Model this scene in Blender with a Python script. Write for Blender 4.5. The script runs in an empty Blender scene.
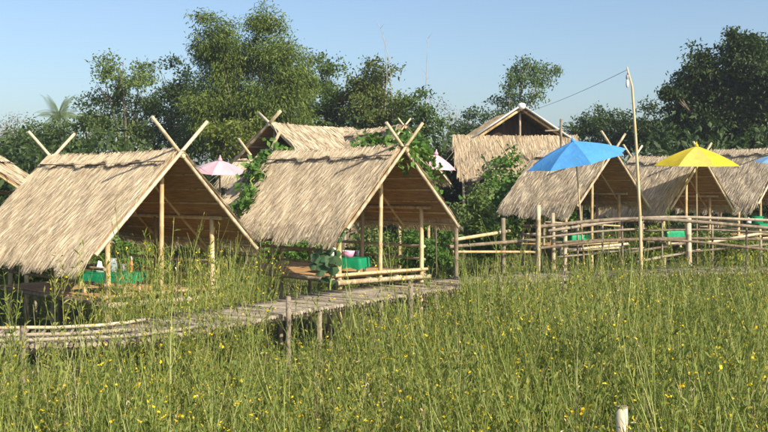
import bpy, math, random
import numpy as np
from mathutils import Vector, Matrix

random.seed(7)
rng = np.random.default_rng(11)
scene = bpy.context.scene
C = scene.collection
R = math.radians

# ------------------------------------------------------------------ camera, sky, sun, exposure
EYE = 3.2            # eye height above the field
F = 1000.0           # focal length in pixels of a 768 px wide picture
HZ = 186.0           # row of the horizon
cam_data = bpy.data.cameras.new('camera')
cam = bpy.data.objects.new('camera', cam_data)
C.objects.link(cam)
cam.location = (0, 0, EYE)
cam.rotation_euler = (R(90), 0, 0)
cam_data.sensor_width = 36.0
cam_data.lens = 36.0 * F / 768.0
cam_data.shift_y = -(216.0 - HZ) / 768.0
cam_data.clip_start = 0.1
cam_data.clip_end = 3000
scene.camera = cam

SUN_EL, SUN_AZ = 34.0, 135.0      # azimuth clockwise from +Y
world = bpy.data.worlds.new('World')
scene.world = world
world.use_nodes = True
wn = world.node_tree
sky = wn.nodes.new('ShaderNodeTexSky')
sky.sky_type = 'NISHITA'
sky.sun_disc = False
sky.sun_elevation = R(SUN_EL)
sky.sun_rotation = R(SUN_AZ)
sky.altitude = 0
sky.air_density = 1.0
sky.dust_density = 2.0
sky.ozone_density = 3.0
wn.links.new(sky.outputs[0], wn.nodes['Background'].inputs[0])
wn.nodes['Background'].inputs[1].default_value = 0.122

sun_data = bpy.data.lights.new('sun', 'SUN')
sun_data.energy = 5.0
sun_data.angle = R(0.5)
sun_data.color = (1.0, 0.91, 0.75)
sun = bpy.data.objects.new('sun', sun_data)
C.objects.link(sun)
to_sun = Vector((math.sin(R(SUN_AZ)) * math.cos(R(SUN_EL)), math.cos(R(SUN_AZ)) * math.cos(R(SUN_EL)), math.sin(R(SUN_EL))))
sun.rotation_euler = to_sun.to_track_quat('Z', 'Y').to_euler()
sun.location = (20, -10, 30)

vs = scene.view_settings
vs.view_transform = 'Standard'
vs.look = 'None'
vs.gamma = 1.0
vs.use_curve_mapping = False
vs.exposure = 0.5
scene.cycles.max_bounces = 6
scene.cycles.transparent_max_bounces = 6
scene.cycles.use_denoising = True


# ------------------------------------------------------------------ helpers
def P(px, py, d):
    """a point seen at picture pixel (px, py) at distance d along +Y"""
    return Vector(((px - 384.0) / F * d, d, EYE - (py - HZ) / F * d))


def ground_z(x, y):
    t = min(max((y - 21.0) / 12.0, 0.0), 1.0)
    return 0.55 * t * t * (3 - 2 * t)


def tag(o, label=None, cat=None, group=None, kind=None):
    if label: o['label'] = label
    if cat: o['category'] = cat
    if group: o['group'] = group
    if kind: o['kind'] = kind
    return o


def empty(name, loc=(0, 0, 0), rz=0.0, label=None, cat=None, group=None):
    o = bpy.data.objects.new(name, None)
    o.empty_display_size = 0.2
    C.objects.link(o)
    o.location = loc
    o.rotation_euler = (0, 0, rz)
    return tag(o, label, cat, group)


def link_mesh(name, me, parent=None):
    o = bpy.data.objects.new(name, me)
    C.objects.link(o)
    if parent is not None:
        o.parent = parent
    return o


def np_mesh(name, V, Q, mats, midx=None, smooth=False):
    V = np.ascontiguousarray(V, np.float32)
    Q = np.ascontiguousarray(Q, np.int32)
    me = bpy.data.meshes.new(name)
    n = len(Q)
    k = Q.shape[1]
    me.vertices.add(len(V))
    me.vertices.foreach_set('co', V.ravel())
    me.loops.add(n * k)
    me.loops.foreach_set('vertex_index', Q.ravel())
    me.polygons.add(n)
    me.polygons.foreach_set('loop_start', np.arange(0, n * k, k, dtype=np.int32))
    try:
        me.polygons.foreach_set('loop_total', np.full(n, k, np.int32))
    except Exception:
        pass
    for m in (mats if isinstance(mats, (list, tuple)) else [mats]):
        me.materials.append(m)
    if midx is not None:
        me.polygons.foreach_set('material_index', np.ascontiguousarray(midx, np.int32))
    me.polygons.foreach_set('use_smooth', np.full(n, bool(smooth)))
    me.update(calc_edges=True)
    return me


class MB:
    """collects shapes and links them as one mesh object"""
    def __init__(self):
        self.v, self.f, self.m = [], [], []

    def tube(self, pts, rad, n=8, mat=0, cap=True):
        pts = [Vector(p) for p in pts]
        if not isinstance(rad, (list, tuple)):
            rad = [rad] * len(pts)
        base = len(self.v)
        prev = None
        for i, p in enumerate(pts):
            a = pts[max(i - 1, 0)]
            b = pts[min(i + 1, len(pts) - 1)]
            d = (b - a)
            if d.length < 1e-9: d = Vector((0, 0, 1))
            d.normalize()
            if prev is None:
                s = Vector((0, 0, 1)) if abs(d.z) < 0.9 else Vector((1, 0, 0))
            else:
                s = prev
            x = (s - d * s.dot(d)).normalized()
            y = d.cross(x)
            prev = x
            for k in range(n):
                t = 2 * math.pi * k / n
                self.v.append(p + (x * math.cos(t) + y * math.sin(t)) * rad[i])
        for i in range(len(pts) - 1):
            for k in range(n):
                k2 = (k + 1) % n
                self.f.append((base + i * n + k, base + i * n + k2, base + (i + 1) * n + k2, base + (i + 1) * n + k))
                self.m.append(mat)
        if cap:
            self.f.append(tuple(base + k for k in range(n))[::-1]); self.m.append(mat)
            e = base + (len(pts) - 1) * n
            self.f.append(tuple(e + k for k in range(n))); self.m.append(mat)
        return self

    def bamboo(self, a, b, r, node=0.32, n=8, r1=None, wob=0.0, mat=0):
        a, b = Vector(a), Vector(b)
        L = (b - a).length
        r1 = r if r1 is None else r1
        k = max(1, int(L / node))
        pts, rad = [], []
        ph = random.random() * 6
        side = (b - a).cross(Vector((0.3, 0.5, 0.8)))
        if side.length > 1e-6: side.normalize()
        for i in range(k):
            for t, s in ((0.0, 1.0), (0.04, 1.13), (0.09, 1.0)):
                u = (i + t) / k
                pts.append(a.lerp(b, u) + side * wob * math.sin(u * 3.0 + ph))
                rad.append((r + (r1 - r) * u) * s)
        pts.append(b + side * wob * math.sin(3.0 + ph)); rad.append(r1)
        return self.tube(pts, rad, n, mat)

    def box(self, c, size, M=None, mat=0):
        c = Vector(c)
        base = len(self.v)
        for sx in (-.5, .5):
            for sy in (-.5, .5):
                for sz in (-.5, .5):
                    p = Vector((sx * size[0], sy * size[1], sz * size[2]))
                    if M is not None: p = M @ p
                    self.v.append(c + p)
        for q in ((0, 1, 3, 2), (4, 6, 7, 5), (0, 4, 5, 1), (2, 3, 7, 6), (0, 2, 6, 4), (1, 5, 7, 3)):
            self.f.append(tuple(base + i for i in q)); self.m.append(mat)
        return self

    def lathe(self, c, prof, n=14, mat=0):
        c = Vector(c)
        base = len(self.v)
        for r, z in prof:
            for k in range(n):
                t = 2 * math.pi * k / n
                self.v.append(c + Vector((r * math.cos(t), r * math.sin(t), z)))
        for i in range(len(prof) - 1):
            for k in range(n):
                k2 = (k + 1) % n
                self.f.append((base + i * n + k, base + i * n + k2, base + (i + 1) * n + k2, base + (i + 1) * n + k)); self.m.append(mat)
        return self

    def face(self, pts, mat=0):
        base = len(self.v)
        self.v += [Vector(p) for p in pts]
        self.f.append(tuple(range(base, base + len(pts)))); self.m.append(mat)
        return self

    def mesh(self, name, mats, smooth=True):
        me = bpy.data.meshes.new(name)
        me.from_pydata([tuple(v) for v in self.v], [], self.f)
        for m in (mats if isinstance(mats, (list, tuple)) else [mats]):
            me.materials.append(m)
        me.polygons.foreach_set('material_index', self.m)
        me.polygons.foreach_set('use_smooth', [smooth and len(f) == 4 for f in self.f])
        me.update()
        return me

    def build(self, name, mats, parent=None, smooth=True):
        return link_mesh(name, self.mesh(name, mats, smooth), parent)


# ------------------------------------------------------------------ materials
def new_mat(name):
    m = bpy.data.materials.new(name)
    m.use_nodes = True
    nt = m.node_tree
    return m, nt, nt.nodes['Principled BSDF']


def ramp(nt, stops):
    r = nt.nodes.new('ShaderNodeValToRGB')
    e = r.color_ramp.elements
    while len(e) < len(stops): e.new(0.5)
    for i, (p, c) in enumerate(stops):
        e[i].position = p
        e[i].color = (*c, 1)
    return r


def mat_island(name, stops, rough=0.8, transl=0.0, noise=0.0, spec=0.2, nscale=0.6, tcol=1.0):
    """each little piece gets its own tone; optionally lets light through (leaves)"""
    m, nt, b = new_mat(name)
    g = nt.nodes.new('ShaderNodeNewGeometry')
    r = ramp(nt, stops)
    val = g.outputs['Random Per Island']
    if noise > 0:
        n = nt.nodes.new('ShaderNodeTexNoise')
        n.inputs['Scale'].default_value = nscale
        n.inputs['Detail'].default_value = 3
        nt.links.new(g.outputs['Position'], n.inputs['Vector'])
        mx = nt.nodes.new('ShaderNodeMix')
        mx.inputs[0].default_value = noise
        st = nt.nodes.new('ShaderNodeMapRange')
        st.inputs[1].default_value = 0.3; st.inputs[2].default_value = 0.7
        nt.links.new(n.outputs[0], st.inputs[0])
        nt.links.new(val, mx.inputs[2]); nt.links.new(st.outputs[0], mx.inputs[3])
        val = mx.outputs[0]
    nt.links.new(val, r.inputs[0])
    nt.links.new(r.outputs[0], b.inputs['Base Color'])
    b.inputs['Roughness'].default_value = rough
    b.inputs['Specular IOR Level'].default_value = spec
    if transl > 0:
        t = nt.nodes.new('ShaderNodeBsdfTranslucent')
        hs = nt.nodes.new('ShaderNodeHueSaturation')
        hs.inputs['Saturation'].default_value = 1.15
        hs.inputs['Value'].default_value = tcol
        nt.links.new(r.outputs[0], hs.inputs['Color'])
        nt.links.new(hs.outputs[0], t.inputs['Color'])
        mix = nt.nodes.new('ShaderNodeMixShader')
        mix.inputs[0].default_value = transl
        nt.links.new(b.outputs[0], mix.inputs[1]); nt.links.new(t.outputs[0], mix.inputs[2])
        nt.links.new(mix.outputs[0], nt.nodes['Material Output'].inputs['Surface'])
    return m


def mat_noise(name, stops, scale=(4, 4, 4), rough=0.7, bump=0.0, detail=5, spec=0.3, obj_rand=0.25):
    m, nt, b = new_mat(name)
    tc = nt.nodes.new('ShaderNodeTexCoord')
    mp = nt.nodes.new('ShaderNodeMapping')
    mp.inputs['Scale'].default_value = scale
    n = nt.nodes.new('ShaderNodeTexNoise')
    n.inputs['Scale'].default_value = 1.0
    n.inputs['Detail'].default_value = detail
    n.inputs['Roughness'].default_value = 0.65
    nt.links.new(tc.outputs['Object'], mp.inputs[0])
    nt.links.new(mp.outputs[0], n.inputs['Vector'])
    oi = nt.nodes.new('ShaderNodeObjectInfo')
    ma = nt.nodes.new('ShaderNodeMath'); ma.operation = 'MULTIPLY_ADD'
    ma.inputs[1].default_value = obj_rand; ma.inputs[2].default_value = -obj_rand / 2
    nt.links.new(oi.outputs['Random'], ma.inputs[0])
    ad = nt.nodes.new('ShaderNodeMath'); ad.operation = 'ADD'
    nt.links.new(n.outputs[0], ad.inputs[0]); nt.links.new(ma.outputs[0], ad.inputs[1])
    r = ramp(nt, stops)
    nt.links.new(ad.outputs[0], r.inputs[0])
    nt.links.new(r.outputs[0], b.inputs['Base Color'])
    b.inputs['Roughness'].default_value = rough
    b.inputs['Specular IOR Level'].default_value = spec
    if bump:
        bp = nt.nodes.new('ShaderNodeBump')
        bp.inputs['Strength'].default_value = bump
        bp.inputs['Distance'].default_value = 0.02
        nt.links.new(n.outputs[0], bp.inputs['Height'])
        nt.links.new(bp.outputs[0], b.inputs['Normal'])
    return m


def mat_cloth(name, col, transl=0.25, rough=0.75):
    m, nt, b = new_mat(name)
    tc = nt.nodes.new('ShaderNodeTexCoord')
    n = nt.nodes.new('ShaderNodeTexNoise'); n.inputs['Scale'].default_value = 5; n.inputs['Detail'].default_value = 4
    nt.links.new(tc.outputs['Object'], n.inputs['Vector'])
    r = ramp(nt, [(0.3, tuple(c * 0.86 for c in col)), (0.7, col)])
    nt.links.new(n.outputs[0], r.inputs[0])
    nt.links.new(r.outputs[0], b.inputs['Base Color'])
    n2 = nt.nodes.new('ShaderNodeTexNoise'); n2.inputs['Scale'].default_value = 3.5; n2.inputs['Detail'].default_value = 2; n2.inputs['Distortion'].default_value = 1.2
    nt.links.new(tc.outputs['Object'], n2.inputs['Vector'])
    bp = nt.nodes.new('ShaderNodeBump'); bp.inputs['Strength'].default_value = 0.35; bp.inputs['Distance'].default_value = 0.05
    nt.links.new(n2.outputs[0], bp.inputs['Height']); nt.links.new(bp.outputs[0], b.inputs['Normal'])
    b.inputs['Roughness'].default_value = rough
    b.inputs['Specular IOR Level'].default_value = 0.15
    if transl:
        t = nt.nodes.new('ShaderNodeBsdfTranslucent')
        nt.links.new(r.outputs[0], t.inputs['Color'])
        mix = nt.nodes.new('ShaderNodeMixShader'); mix.inputs[0].default_value = transl
        nt.links.new(b.outputs[0], mix.inputs[1]); nt.links.new(t.outputs[0], mix.inputs[2])
        nt.links.new(mix.outputs[0], nt.nodes['Material Output'].inputs['Surface'])
    return m


def mat_plain(name, col, rough=0.4, trans=0.0, metal=0.0):
    m, nt, b = new_mat(name)
    b.inputs['Base Color'].default_value = (*col, 1)
    b.inputs['Roughness'].default_value = rough
    b.inputs['Transmission Weight'].default_value = trans
    b.inputs['Metallic'].default_value = metal
    return m


THATCH = mat_island('thatch_straw', [(0.0, (0.15, 0.105, 0.065)), (0.2, (0.36, 0.275, 0.175)), (0.5, (0.57, 0.46, 0.31)), (1.0, (0.74, 0.64, 0.47))], 0.85, 0, 0.2, 0.15, 1.3)
THATCH_OLD = mat_island('thatch_weathered', [(0.0, (0.18, 0.13, 0.08)), (0.3, (0.34, 0.255, 0.16)), (0.7, (0.50, 0.40, 0.265)), (1.0, (0.66, 0.56, 0.40))], 0.88, 0, 0.25, 0.12, 1.1)
GABLE_SHADE = mat_noise('gable_shade_boards', [(0.3, (0.03, 0.022, 0.016)), (0.7, (0.09, 0.065, 0.045))], (14, 2, 2), 0.9, 0.4, 4, 0.1, 0)  # near-black colour stands in for the shade inside the gables
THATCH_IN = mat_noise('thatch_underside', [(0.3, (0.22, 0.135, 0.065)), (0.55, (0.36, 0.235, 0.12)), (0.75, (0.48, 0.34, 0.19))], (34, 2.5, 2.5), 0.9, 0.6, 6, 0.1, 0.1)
BAMBOO = mat_noise('bamboo_fresh', [(0.28, (0.26, 0.17, 0.08)), (0.42, (0.46, 0.33, 0.16)), (0.6, (0.58, 0.44, 0.24)), (0.8, (0.68, 0.56, 0.35))], (8, 8, 2.5), 0.5, 0.15, 4, 0.35)
BAMBOO_PALE = mat_noise('bamboo_pale', [(0.28, (0.30, 0.22, 0.12)), (0.42, (0.45, 0.36, 0.23)), (0.6, (0.56, 0.47, 0.32)), (0.8, (0.66, 0.58, 0.43))], (9, 9, 3), 0.5, 0.15, 4, 0.3)
BAMBOO_OLD = mat_noise('bamboo_weathered', [(0.25, (0.16, 0.125, 0.08)), (0.5, (0.31, 0.25, 0.175)), (0.8, (0.46, 0.40, 0.30))], (8, 8, 3), 0.75, 0.3, 5, 0.2, 0.4)
RAILWOOD = mat_noise('grey_rail_bamboo', [(0.25, (0.12, 0.09, 0.06)), (0.5, (0.24, 0.19, 0.135)), (0.8, (0.38, 0.32, 0.24))], (8, 8, 3), 0.75, 0.3, 5, 0.2, 0.4)
WOOD_DARK = mat_noise('old_wood', [(0.25, (0.10, 0.07, 0.045)), (0.5, (0.20, 0.15, 0.10)), (0.8, (0.33, 0.26, 0.18))], (9, 9, 2), 0.8, 0.4, 5, 0.2, 0.3)
MAT_FLOOR = mat_noise('split_bamboo_floor', [(0.25, (0.30, 0.17, 0.07)), (0.5, (0.47, 0.29, 0.13)), (0.8, (0.58, 0.40, 0.2))], (3, 26, 3), 0.6, 0.2, 4, 0.3, 0.35)
BARK = mat_noise('bark', [(0.3, (0.07, 0.055, 0.04)), (0.7, (0.22, 0.18, 0.14))], (5, 5, 1.5), 0.9, 0.6, 5, 0.1)
BARK_PALE = mat_noise('bark_pale', [(0.3, (0.24, 0.22, 0.19)), (0.7, (0.45, 0.42, 0.37))], (5, 5, 1.5), 0.9, 0.3, 5, 0.1)


def leafmat(name, a, b, c, d=None, tr=0.3, noise=0.3, ns=0.5):
    st = [(0.0, a), (0.5, b), (1.0, c)] if d is None else [(0.0, a), (0.45, b), (0.85, c), (1.0, d)]
    return mat_island(name, st, 0.55, tr, noise, 0.3, ns)


LEAF_BAMBOO = leafmat('leaf_bamboo', (0.05, 0.095, 0.016), (0.12, 0.175, 0.03), (0.23, 0.28, 0.06))
LEAF_MID = leafmat('leaf_mid', (0.035, 0.075, 0.015), (0.08, 0.135, 0.024), (0.16, 0.22, 0.045))
LEAF_DARK = leafmat('leaf_dark', (0.02, 0.045, 0.012), (0.045, 0.08, 0.02), (0.085, 0.13, 0.03))
LEAF_LIGHT = leafmat('leaf_light', (0.07, 0.11, 0.03), (0.13, 0.19, 0.05), (0.22, 0.28, 0.08))
LEAF_YEL = leafmat('leaf_yellowish', (0.08, 0.12, 0.015), (0.18, 0.23, 0.03), (0.30, 0.33, 0.05))
LEAF_YELTREE = leafmat('leaf_yellow_green', (0.07, 0.10, 0.015), (0.14, 0.18, 0.028), (0.22, 0.25, 0.045))
LEAF_RUST = leafmat('leaf_rusty', (0.045, 0.075, 0.015), (0.095, 0.13, 0.025), (0.16, 0.18, 0.035), (0.26, 0.14, 0.035))
LEAF_VINE = leafmat('leaf_vine', (0.04, 0.095, 0.015), (0.085, 0.18, 0.03), (0.17, 0.28, 0.055))
LEAF_GOURD = leafmat('leaf_gourd', (0.035, 0.075, 0.03), (0.06, 0.12, 0.05), (0.10, 0.17, 0.075))
LEAF_GREY = leafmat('leaf_grey', (0.14, 0.14, 0.09), (0.22, 0.21, 0.15), (0.32, 0.30, 0.22))
STEM = mat_island('weed_stem', [(0, (0.13, 0.18, 0.035)), (0.5, (0.24, 0.28, 0.07)), (1, (0.40, 0.38, 0.14))], 0.6, 0, 0.2)
LEAF_WEED = mat_island('weed_leaf', [(0, (0.055, 0.10, 0.013)), (0.35, (0.135, 0.19, 0.032)), (0.75, (0.275, 0.30, 0.062)), (1, (0.45, 0.39, 0.13))], 0.55, 0.4, 0.4, 0.25, 0.5)
DRY = mat_island('dry_stalk', [(0, (0.30, 0.23, 0.12)), (0.5, (0.46, 0.38, 0.22)), (1, (0.62, 0.55, 0.36))], 0.8)
FLOWER = mat_island('yellow_petal', [(0, (0.70, 0.42, 0.01)), (0.5, (0.85, 0.60, 0.02)), (1, (0.88, 0.72, 0.06))], 0.6, 0.3)
SOIL = mat_noise('field_soil', [(0.3, (0.035, 0.04, 0.012)), (0.5, (0.07, 0.08, 0.022)), (0.75, (0.12, 0.12, 0.04))], (0.9, 0.9, 0.9), 0.95, 0.5, 8, 0.1, 0)
GREEN_CLOTH = mat_cloth('green_tablecloth', (0.012, 0.27, 0.12), 0.15, 0.6)
GREEN_LIGHT = mat_cloth('light_green_plastic', (0.02, 0.38, 0.17), 0.2, 0.45)
WHITE = mat_plain('white_plastic', (0.80, 0.80, 0.78), 0.4)
GLASS = mat_plain('clear_glass', (0.85, 0.92, 0.95), 0.08, 0.75)
PINK = mat_plain('pink_plastic', (0.80, 0.30, 0.50), 0.45)
ORANGE = mat_plain('orange_plastic', (0.75, 0.26, 0.09), 0.5)
WIRE = mat_plain('wire_grey', (0.3, 0.3, 0.3), 0.6)

# ------------------------------------------------------------------ ground
gx = np.concatenate([[-500, -250, -120, -60], np.linspace(-30, 30, 41), [60, 120, 250, 500]])
gy = np.concatenate([[-60, -10], np.linspace(0, 60, 61), [90, 150, 300, 500, 700]])
GX, GY = np.meshgrid(gx, gy)
tt = np.clip((GY - 21) / 12, 0, 1)
GZ = 0.55 * tt * tt * (3 - 2 * tt) + np.where((GY < 70) & (abs(GX) < 40), rng.normal(0, 0.02, GX.shape), 0)
gv = np.stack([GX, GY, GZ], -1).reshape(-1, 3)
ni, nj = GX.shape
ii, jj = np.meshgrid(np.arange(ni - 1), np.arange(nj - 1), indexing='ij')
gq = np.stack([ii * nj + jj, ii * nj + jj + 1, (ii + 1) * nj + jj + 1, (ii + 1) * nj + jj], -1).reshape(-1, 4)
g = link_mesh('ground', np_mesh('ground', gv, gq, SOIL, None, True))
tag(g, 'flat field soil with low green growth reaching the tree line', 'ground', kind='structure')


# ------------------------------------------------------------------ thatch
def thatch_strands(A, B, D, N, Ls, n, sag=0.0, wid=0.013, lift=0.024, eave=0.10, rowstep=0.17, length=(0.30, 0.62), side=0.05, top=0.0, hang=0.30):
    """straws lying down a slope: A->B runs along the ridge, D is the unit down-slope vector, N the outward normal"""
    A, B, D, N = [np.array(a, float) for a in (A, B, D, N)]
    U = B - A
    W = np.linalg.norm(U)
    U = U / W
    u = rng.uniform(-side, W + side, n)
    rows = np.floor(rng.uniform(0, Ls / rowstep, n))
    s0 = top + rows * rowstep + rng.normal(0, 0.03, n)
    ln = rng.uniform(*length, n)
    end = np.minimum(s0 + ln, Ls + rng.uniform(-eave, eave, n) + 0.05 * np.sin(u * 5.1) + 0.04 * np.sin(u * 11.3 + 1))
    s0 = np.minimum(s0, end - 0.12)
    ln = end - s0
    # straws gather in tufts that lean the same way
    tuft = 0.04 * np.sin(u * 9.0 + rows * 1.7) + 0.04 * np.sin(u * 31.0 + rows * 2.9)
    ang = tuft + rng.normal(0, 0.085, n)
    stray = rng.random(n) < 0.04
    ang = np.where(stray, rng.normal(0, 0.4, n), ang)
    lf = lift * (0.35 + 0.65 * rng.random(n)) * (1 + 0.7 * np.sin(u * 13.0 + rows * 2.3) * np.sin(u * 4.1 + rows))
    wd = wid * rng.uniform(0.6, 1.5, n)
    sg = sag * 4 * np.clip(u / W, 0, 1) * (1 - np.clip(u / W, 0, 1))
    out = np.empty((n, 6, 3))
    for j, (t, h) in enumerate(((0.0, 0.15), (0.55, 0.75), (1.0, 1.0))):
        s = s0 + ln * t
        uu = u + ang * ln * t
        droop = np.clip(s - (Ls - 0.25), 0, None) * hang
        c = A + uu[:, None] * U + s[:, None] * D + (0.012 + lf * h)[:, None] * N
        c[:, 2] -= sg * np.clip(1 - s / Ls, 0.2, 1) + droop
        w = wd * (1.0 if t < 0.9 else 0.35)
        tw = rng.normal(0, 0.5, n)
        ax = U[None] * np.cos(tw)[:, None] + N[None] * np.sin(tw)[:, None]
        out[:, 2 * j] = c - ax * w[:, None] * 0.5
        out[:, 2 * j + 1] = c + ax * w[:, None] * 0.5
    base = np.arange(n)[:, None] * 6
    q = np.concatenate([base + np.array([0, 1, 3, 2]), base + np.array([2, 3, 5, 4])], 0)
    return out.reshape(-1, 3), q


def slab(A, B, D, N, Ls, th=0.03, sag=0.0, nu=10, ns=5):
    """the closed mat the straws are tied to"""
    A, B, D, N = [np.array(a, float) for a in (A, B, D, N)]
    v, q = [], []
    for k in (0, 1):
        for i in range(nu + 1):
            for j in range(ns + 1):
                p = A + (B - A) * i / nu + D * Ls * j / ns + N * (th * (k - 1))
                t = i / nu
                p = p.copy()
                p[2] -= sag * 4 * t * (1 - t) * (1 - 0.8 * j / ns)
                v.append(p)
    M = (nu + 1) * (ns + 1)
    idx = lambda k, i, j: k * M + i * (ns + 1) + j
    for i in range(nu):
        for j in range(ns):
            q.append((idx(1, i, j), idx(1, i + 1, j), idx(1, i + 1, j + 1), idx(1, i, j + 1)))
            q.append((idx(0, i, j), idx(0, i, j + 1), idx(0, i + 1, j + 1), idx(0, i + 1, j)))
    for i in range(nu):
        for j in (0, ns):
            q.append((idx(0, i, j), idx(0, i + 1, j), idx(1, i + 1, j), idx(1, i, j)))
    for j in range(ns):
        for i in (0, nu):
            q.append((idx(0, i, j), idx(0, i, j + 1), idx(1, i, j + 1), idx(1, i, j)))
    return np.array(v), np.array(q)


def roof_slope(parent, A, B, D, Ls, n, sag=0.0, mat=None, name='thatch', **kw):
    A, B, D = Vector(A), Vector(B), Vector(D).normalized()
    N = (B - A).normalized().cross(D).normalized()
    if N.z < 0: N = -N
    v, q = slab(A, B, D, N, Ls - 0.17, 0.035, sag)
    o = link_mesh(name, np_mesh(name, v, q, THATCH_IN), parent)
    v2, q2 = thatch_strands(A, B, D, N, Ls, n, sag, **kw)
    s = link_mesh('straw', np_mesh('straw', v2, q2, mat or THATCH), o)
    s['kind'] = 'stuff'
    return o


# ------------------------------------------------------------------ huts
slat_mesh = {}


def hut(name, label, xyz, az, Hf, S, O, Lr, W2, Hr, n=6000, pole=0.75, deck=True, tips=True, wid=0.013, mat=None, backtips=True, rails=True, ext=0.42, stilt=1.6, rubr=0.036):
    x, y, z = xyz
    t = empty(name, (x, y, EYE + z), R(az), label, 'hut', 'open bamboo huts with straw roofs')
    yf, yb = -O, Lr - O
    Lsl = math.hypot(S, Hr - Hf)
    sag = 0.05
    Ld = yb - 0.35
    for sx in (-1, 1):
        D = Vector((sx * S, 0, Hf - Hr)).normalized()
        N = Vector((sx * (Hr - Hf), 0, S)).normalized()
        A = Vector((0, yf + 0.02, Hr)) + N * 0.062
        B = Vector((0, yb, Hr)) + N * 0.062
        ex = ext if sx < 0 else 0.16
        roof_slope(t, A, B, D, Lsl + ex - 0.1, n, sag, mat, wid=wid, side=0.02)
        # battens the straw is tied to
        for k in range(7):
            s = 0.12 + k * (Lsl + 0.1) / 6.6
            p = Vector((0, 0, Hr)) + D * s + N * 0.012
            MB().bamboo((p.x, yf + 0.05, p.z), (p.x, yb - 0.05, p.z), 0.016, 0.5, 6, wob=0.008).build('batten', BAMBOO, t)
        # rafters: the end pairs cross above the ridge
        for yy, ends in ((yf, tips), (yf + Lr * 0.34, False), (yf + Lr * 0.67, False), (yb, tips and backtips)):
            off = (0.04 * sx - 0.03) if ends else 0
            up = N * (0.035 if ends else 0)
            a = Vector((0, yy + off, Hr)) + up + D * (Lsl + (0.06 if sx < 0 else 0.12))
            b = Vector((0, yy + off, Hr)) + up - D * ((pole * random.uniform(0.93, 1.08)) if ends else 0.02)
            rr = rubr if ends else 0.03
            MB().bamboo(a, b, rr, 0.34, 8, rr * 0.9, 0.012).build('rafter', BAMBOO_PALE if ends else BAMBOO, t)
    # ridge pole, folded straw cap, thin dark sticks along the cap's lower edge
    MB().bamboo((0, yf - 0.12, Hr - 0.02), (0, yb + 0.1, Hr - 0.02), 0.035, 0.35, 8, 0.03).build('ridge_pole', BAMBOO, t)
    if tips:
        for yy in ([yf, yb] if backtips else [yf]):
            m = MB()
            for k in range(4):
                c0 = Vector((0, yy - 0.03, Hr - 0.03 + 0.022 * k))
                m.tube([c0 + Vector((math.cos(q) * 0.058, math.sin(q) * 0.085, 0.03 * math.sin(q + k))) for q in [i * math.pi / 5 for i in range(11)]], 0.009, 5)
            m.build('rope_lashing', WOOD_DARK, t)
    cap = None
    for sx in (-1, 1):
        D = Vector((sx * S, 0, Hf - Hr)).normalized()
        N = Vector((sx * (Hr - Hf), 0, S)).normalized()
        A = Vector((0, yf + 0.05, Hr + 0.02)) + N * 0.084
        B = Vector((0, yb - 0.03, Hr + 0.02)) + N * 0.084
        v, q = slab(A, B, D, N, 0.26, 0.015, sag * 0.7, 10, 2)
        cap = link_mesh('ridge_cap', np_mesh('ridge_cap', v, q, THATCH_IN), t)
        v2, q2 = thatch_strands(A, B, D, N, 0.30, int(n * 0.16), sag * 0.7, wid=wid, lift=0.008, eave=0.02, rowstep=0.09, length=(0.16, 0.3), side=0.02, hang=0.0)
        link_mesh('straw', np_mesh('straw', v2, q2, mat or THATCH), cap)['kind'] = 'stuff'
        p = Vector((0, 0, Hr + 0.035)) + D * 0.29 + N * 0.10
        MB().tube([(p.x, yf + 0.02 + i * (Lr - 0.1) / 6, p.z - sag * 0.6 * 4 * (i / 6) * (1 - i / 6)) for i in range(7)], 0.010, 6).build('ridge_stick', WOOD_DARK, t)

    def roof_h(xx):
        return Hr - (Hr - Hf) * min(abs(xx) / S, 1.0)
    # posts run from the ground through the deck to the roof
    spots = [(0, 0.06, Hr - 0.05, BAMBOO, 0.045), (-W2, 0.04, roof_h(W2) - 0.03, BAMBOO, 0.05), (W2, 0.04, roof_h(W2) - 0.03, BAMBOO, 0.05),
             (-W2, Ld / 2, roof_h(W2) - 0.03, BAMBOO_OLD, 0.045), (W2, Ld / 2, roof_h(W2) - 0.03, BAMBOO_OLD, 0.045),
             (0, Ld - 0.05, Hr - 0.05, BAMBOO_OLD, 0.045), (-W2, Ld - 0.04, roof_h(W2) - 0.03, BAMBOO_OLD, 0.045), (W2, Ld - 0.04, roof_h(W2) - 0.03, BAMBOO_OLD, 0.045)]
    for px, py, h, m, r in spots:
        MB().bamboo((px + random.uniform(-.03, .03), py, -stilt), (px, py, h), r, 0.36, 9, r * 0.9, 0.012).build('post', m, t)
    for sx in (-1, 1):
        MB().bamboo((sx * W2, -0.25, roof_h(W2) - 0.02), (sx * W2, Ld + 0.2, roof_h(W2) - 0.02), 0.035, 0.4, 8).build('wall_plate', BAMBOO, t)
        if rails:
            MB().bamboo((sx * (W2 + 0.07), 0.0, 0.50), (sx * (W2 + 0.07), Ld, 0.48), 0.028, 0.4, 7).build('hand_rail', BAMBOO_OLD, t)
            MB().bamboo((sx * (W2 + 0.07), 0.0, 0.24), (sx * (W2 + 0.07), Ld, 0.26), 0.024, 0.4, 7).build('hand_rail', BAMBOO_OLD, t)
    if rails:
        for h in (0.26, 0.52):
            MB().bamboo((-W2 - 0.1, Ld + 0.03, h), (W2 + 0.1, Ld + 0.03, h), 0.026, 0.4, 7).build('hand_rail', BAMBOO_OLD, t)
    MB().bamboo((-W2 - 0.1, Ld - 0.1, roof_h(W2) - 0.08), (W2 + 0.1, Ld - 0.1, roof_h(W2) - 0.08), 0.035, 0.4, 8).build('tie_beam', BAMBOO, t)
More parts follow.
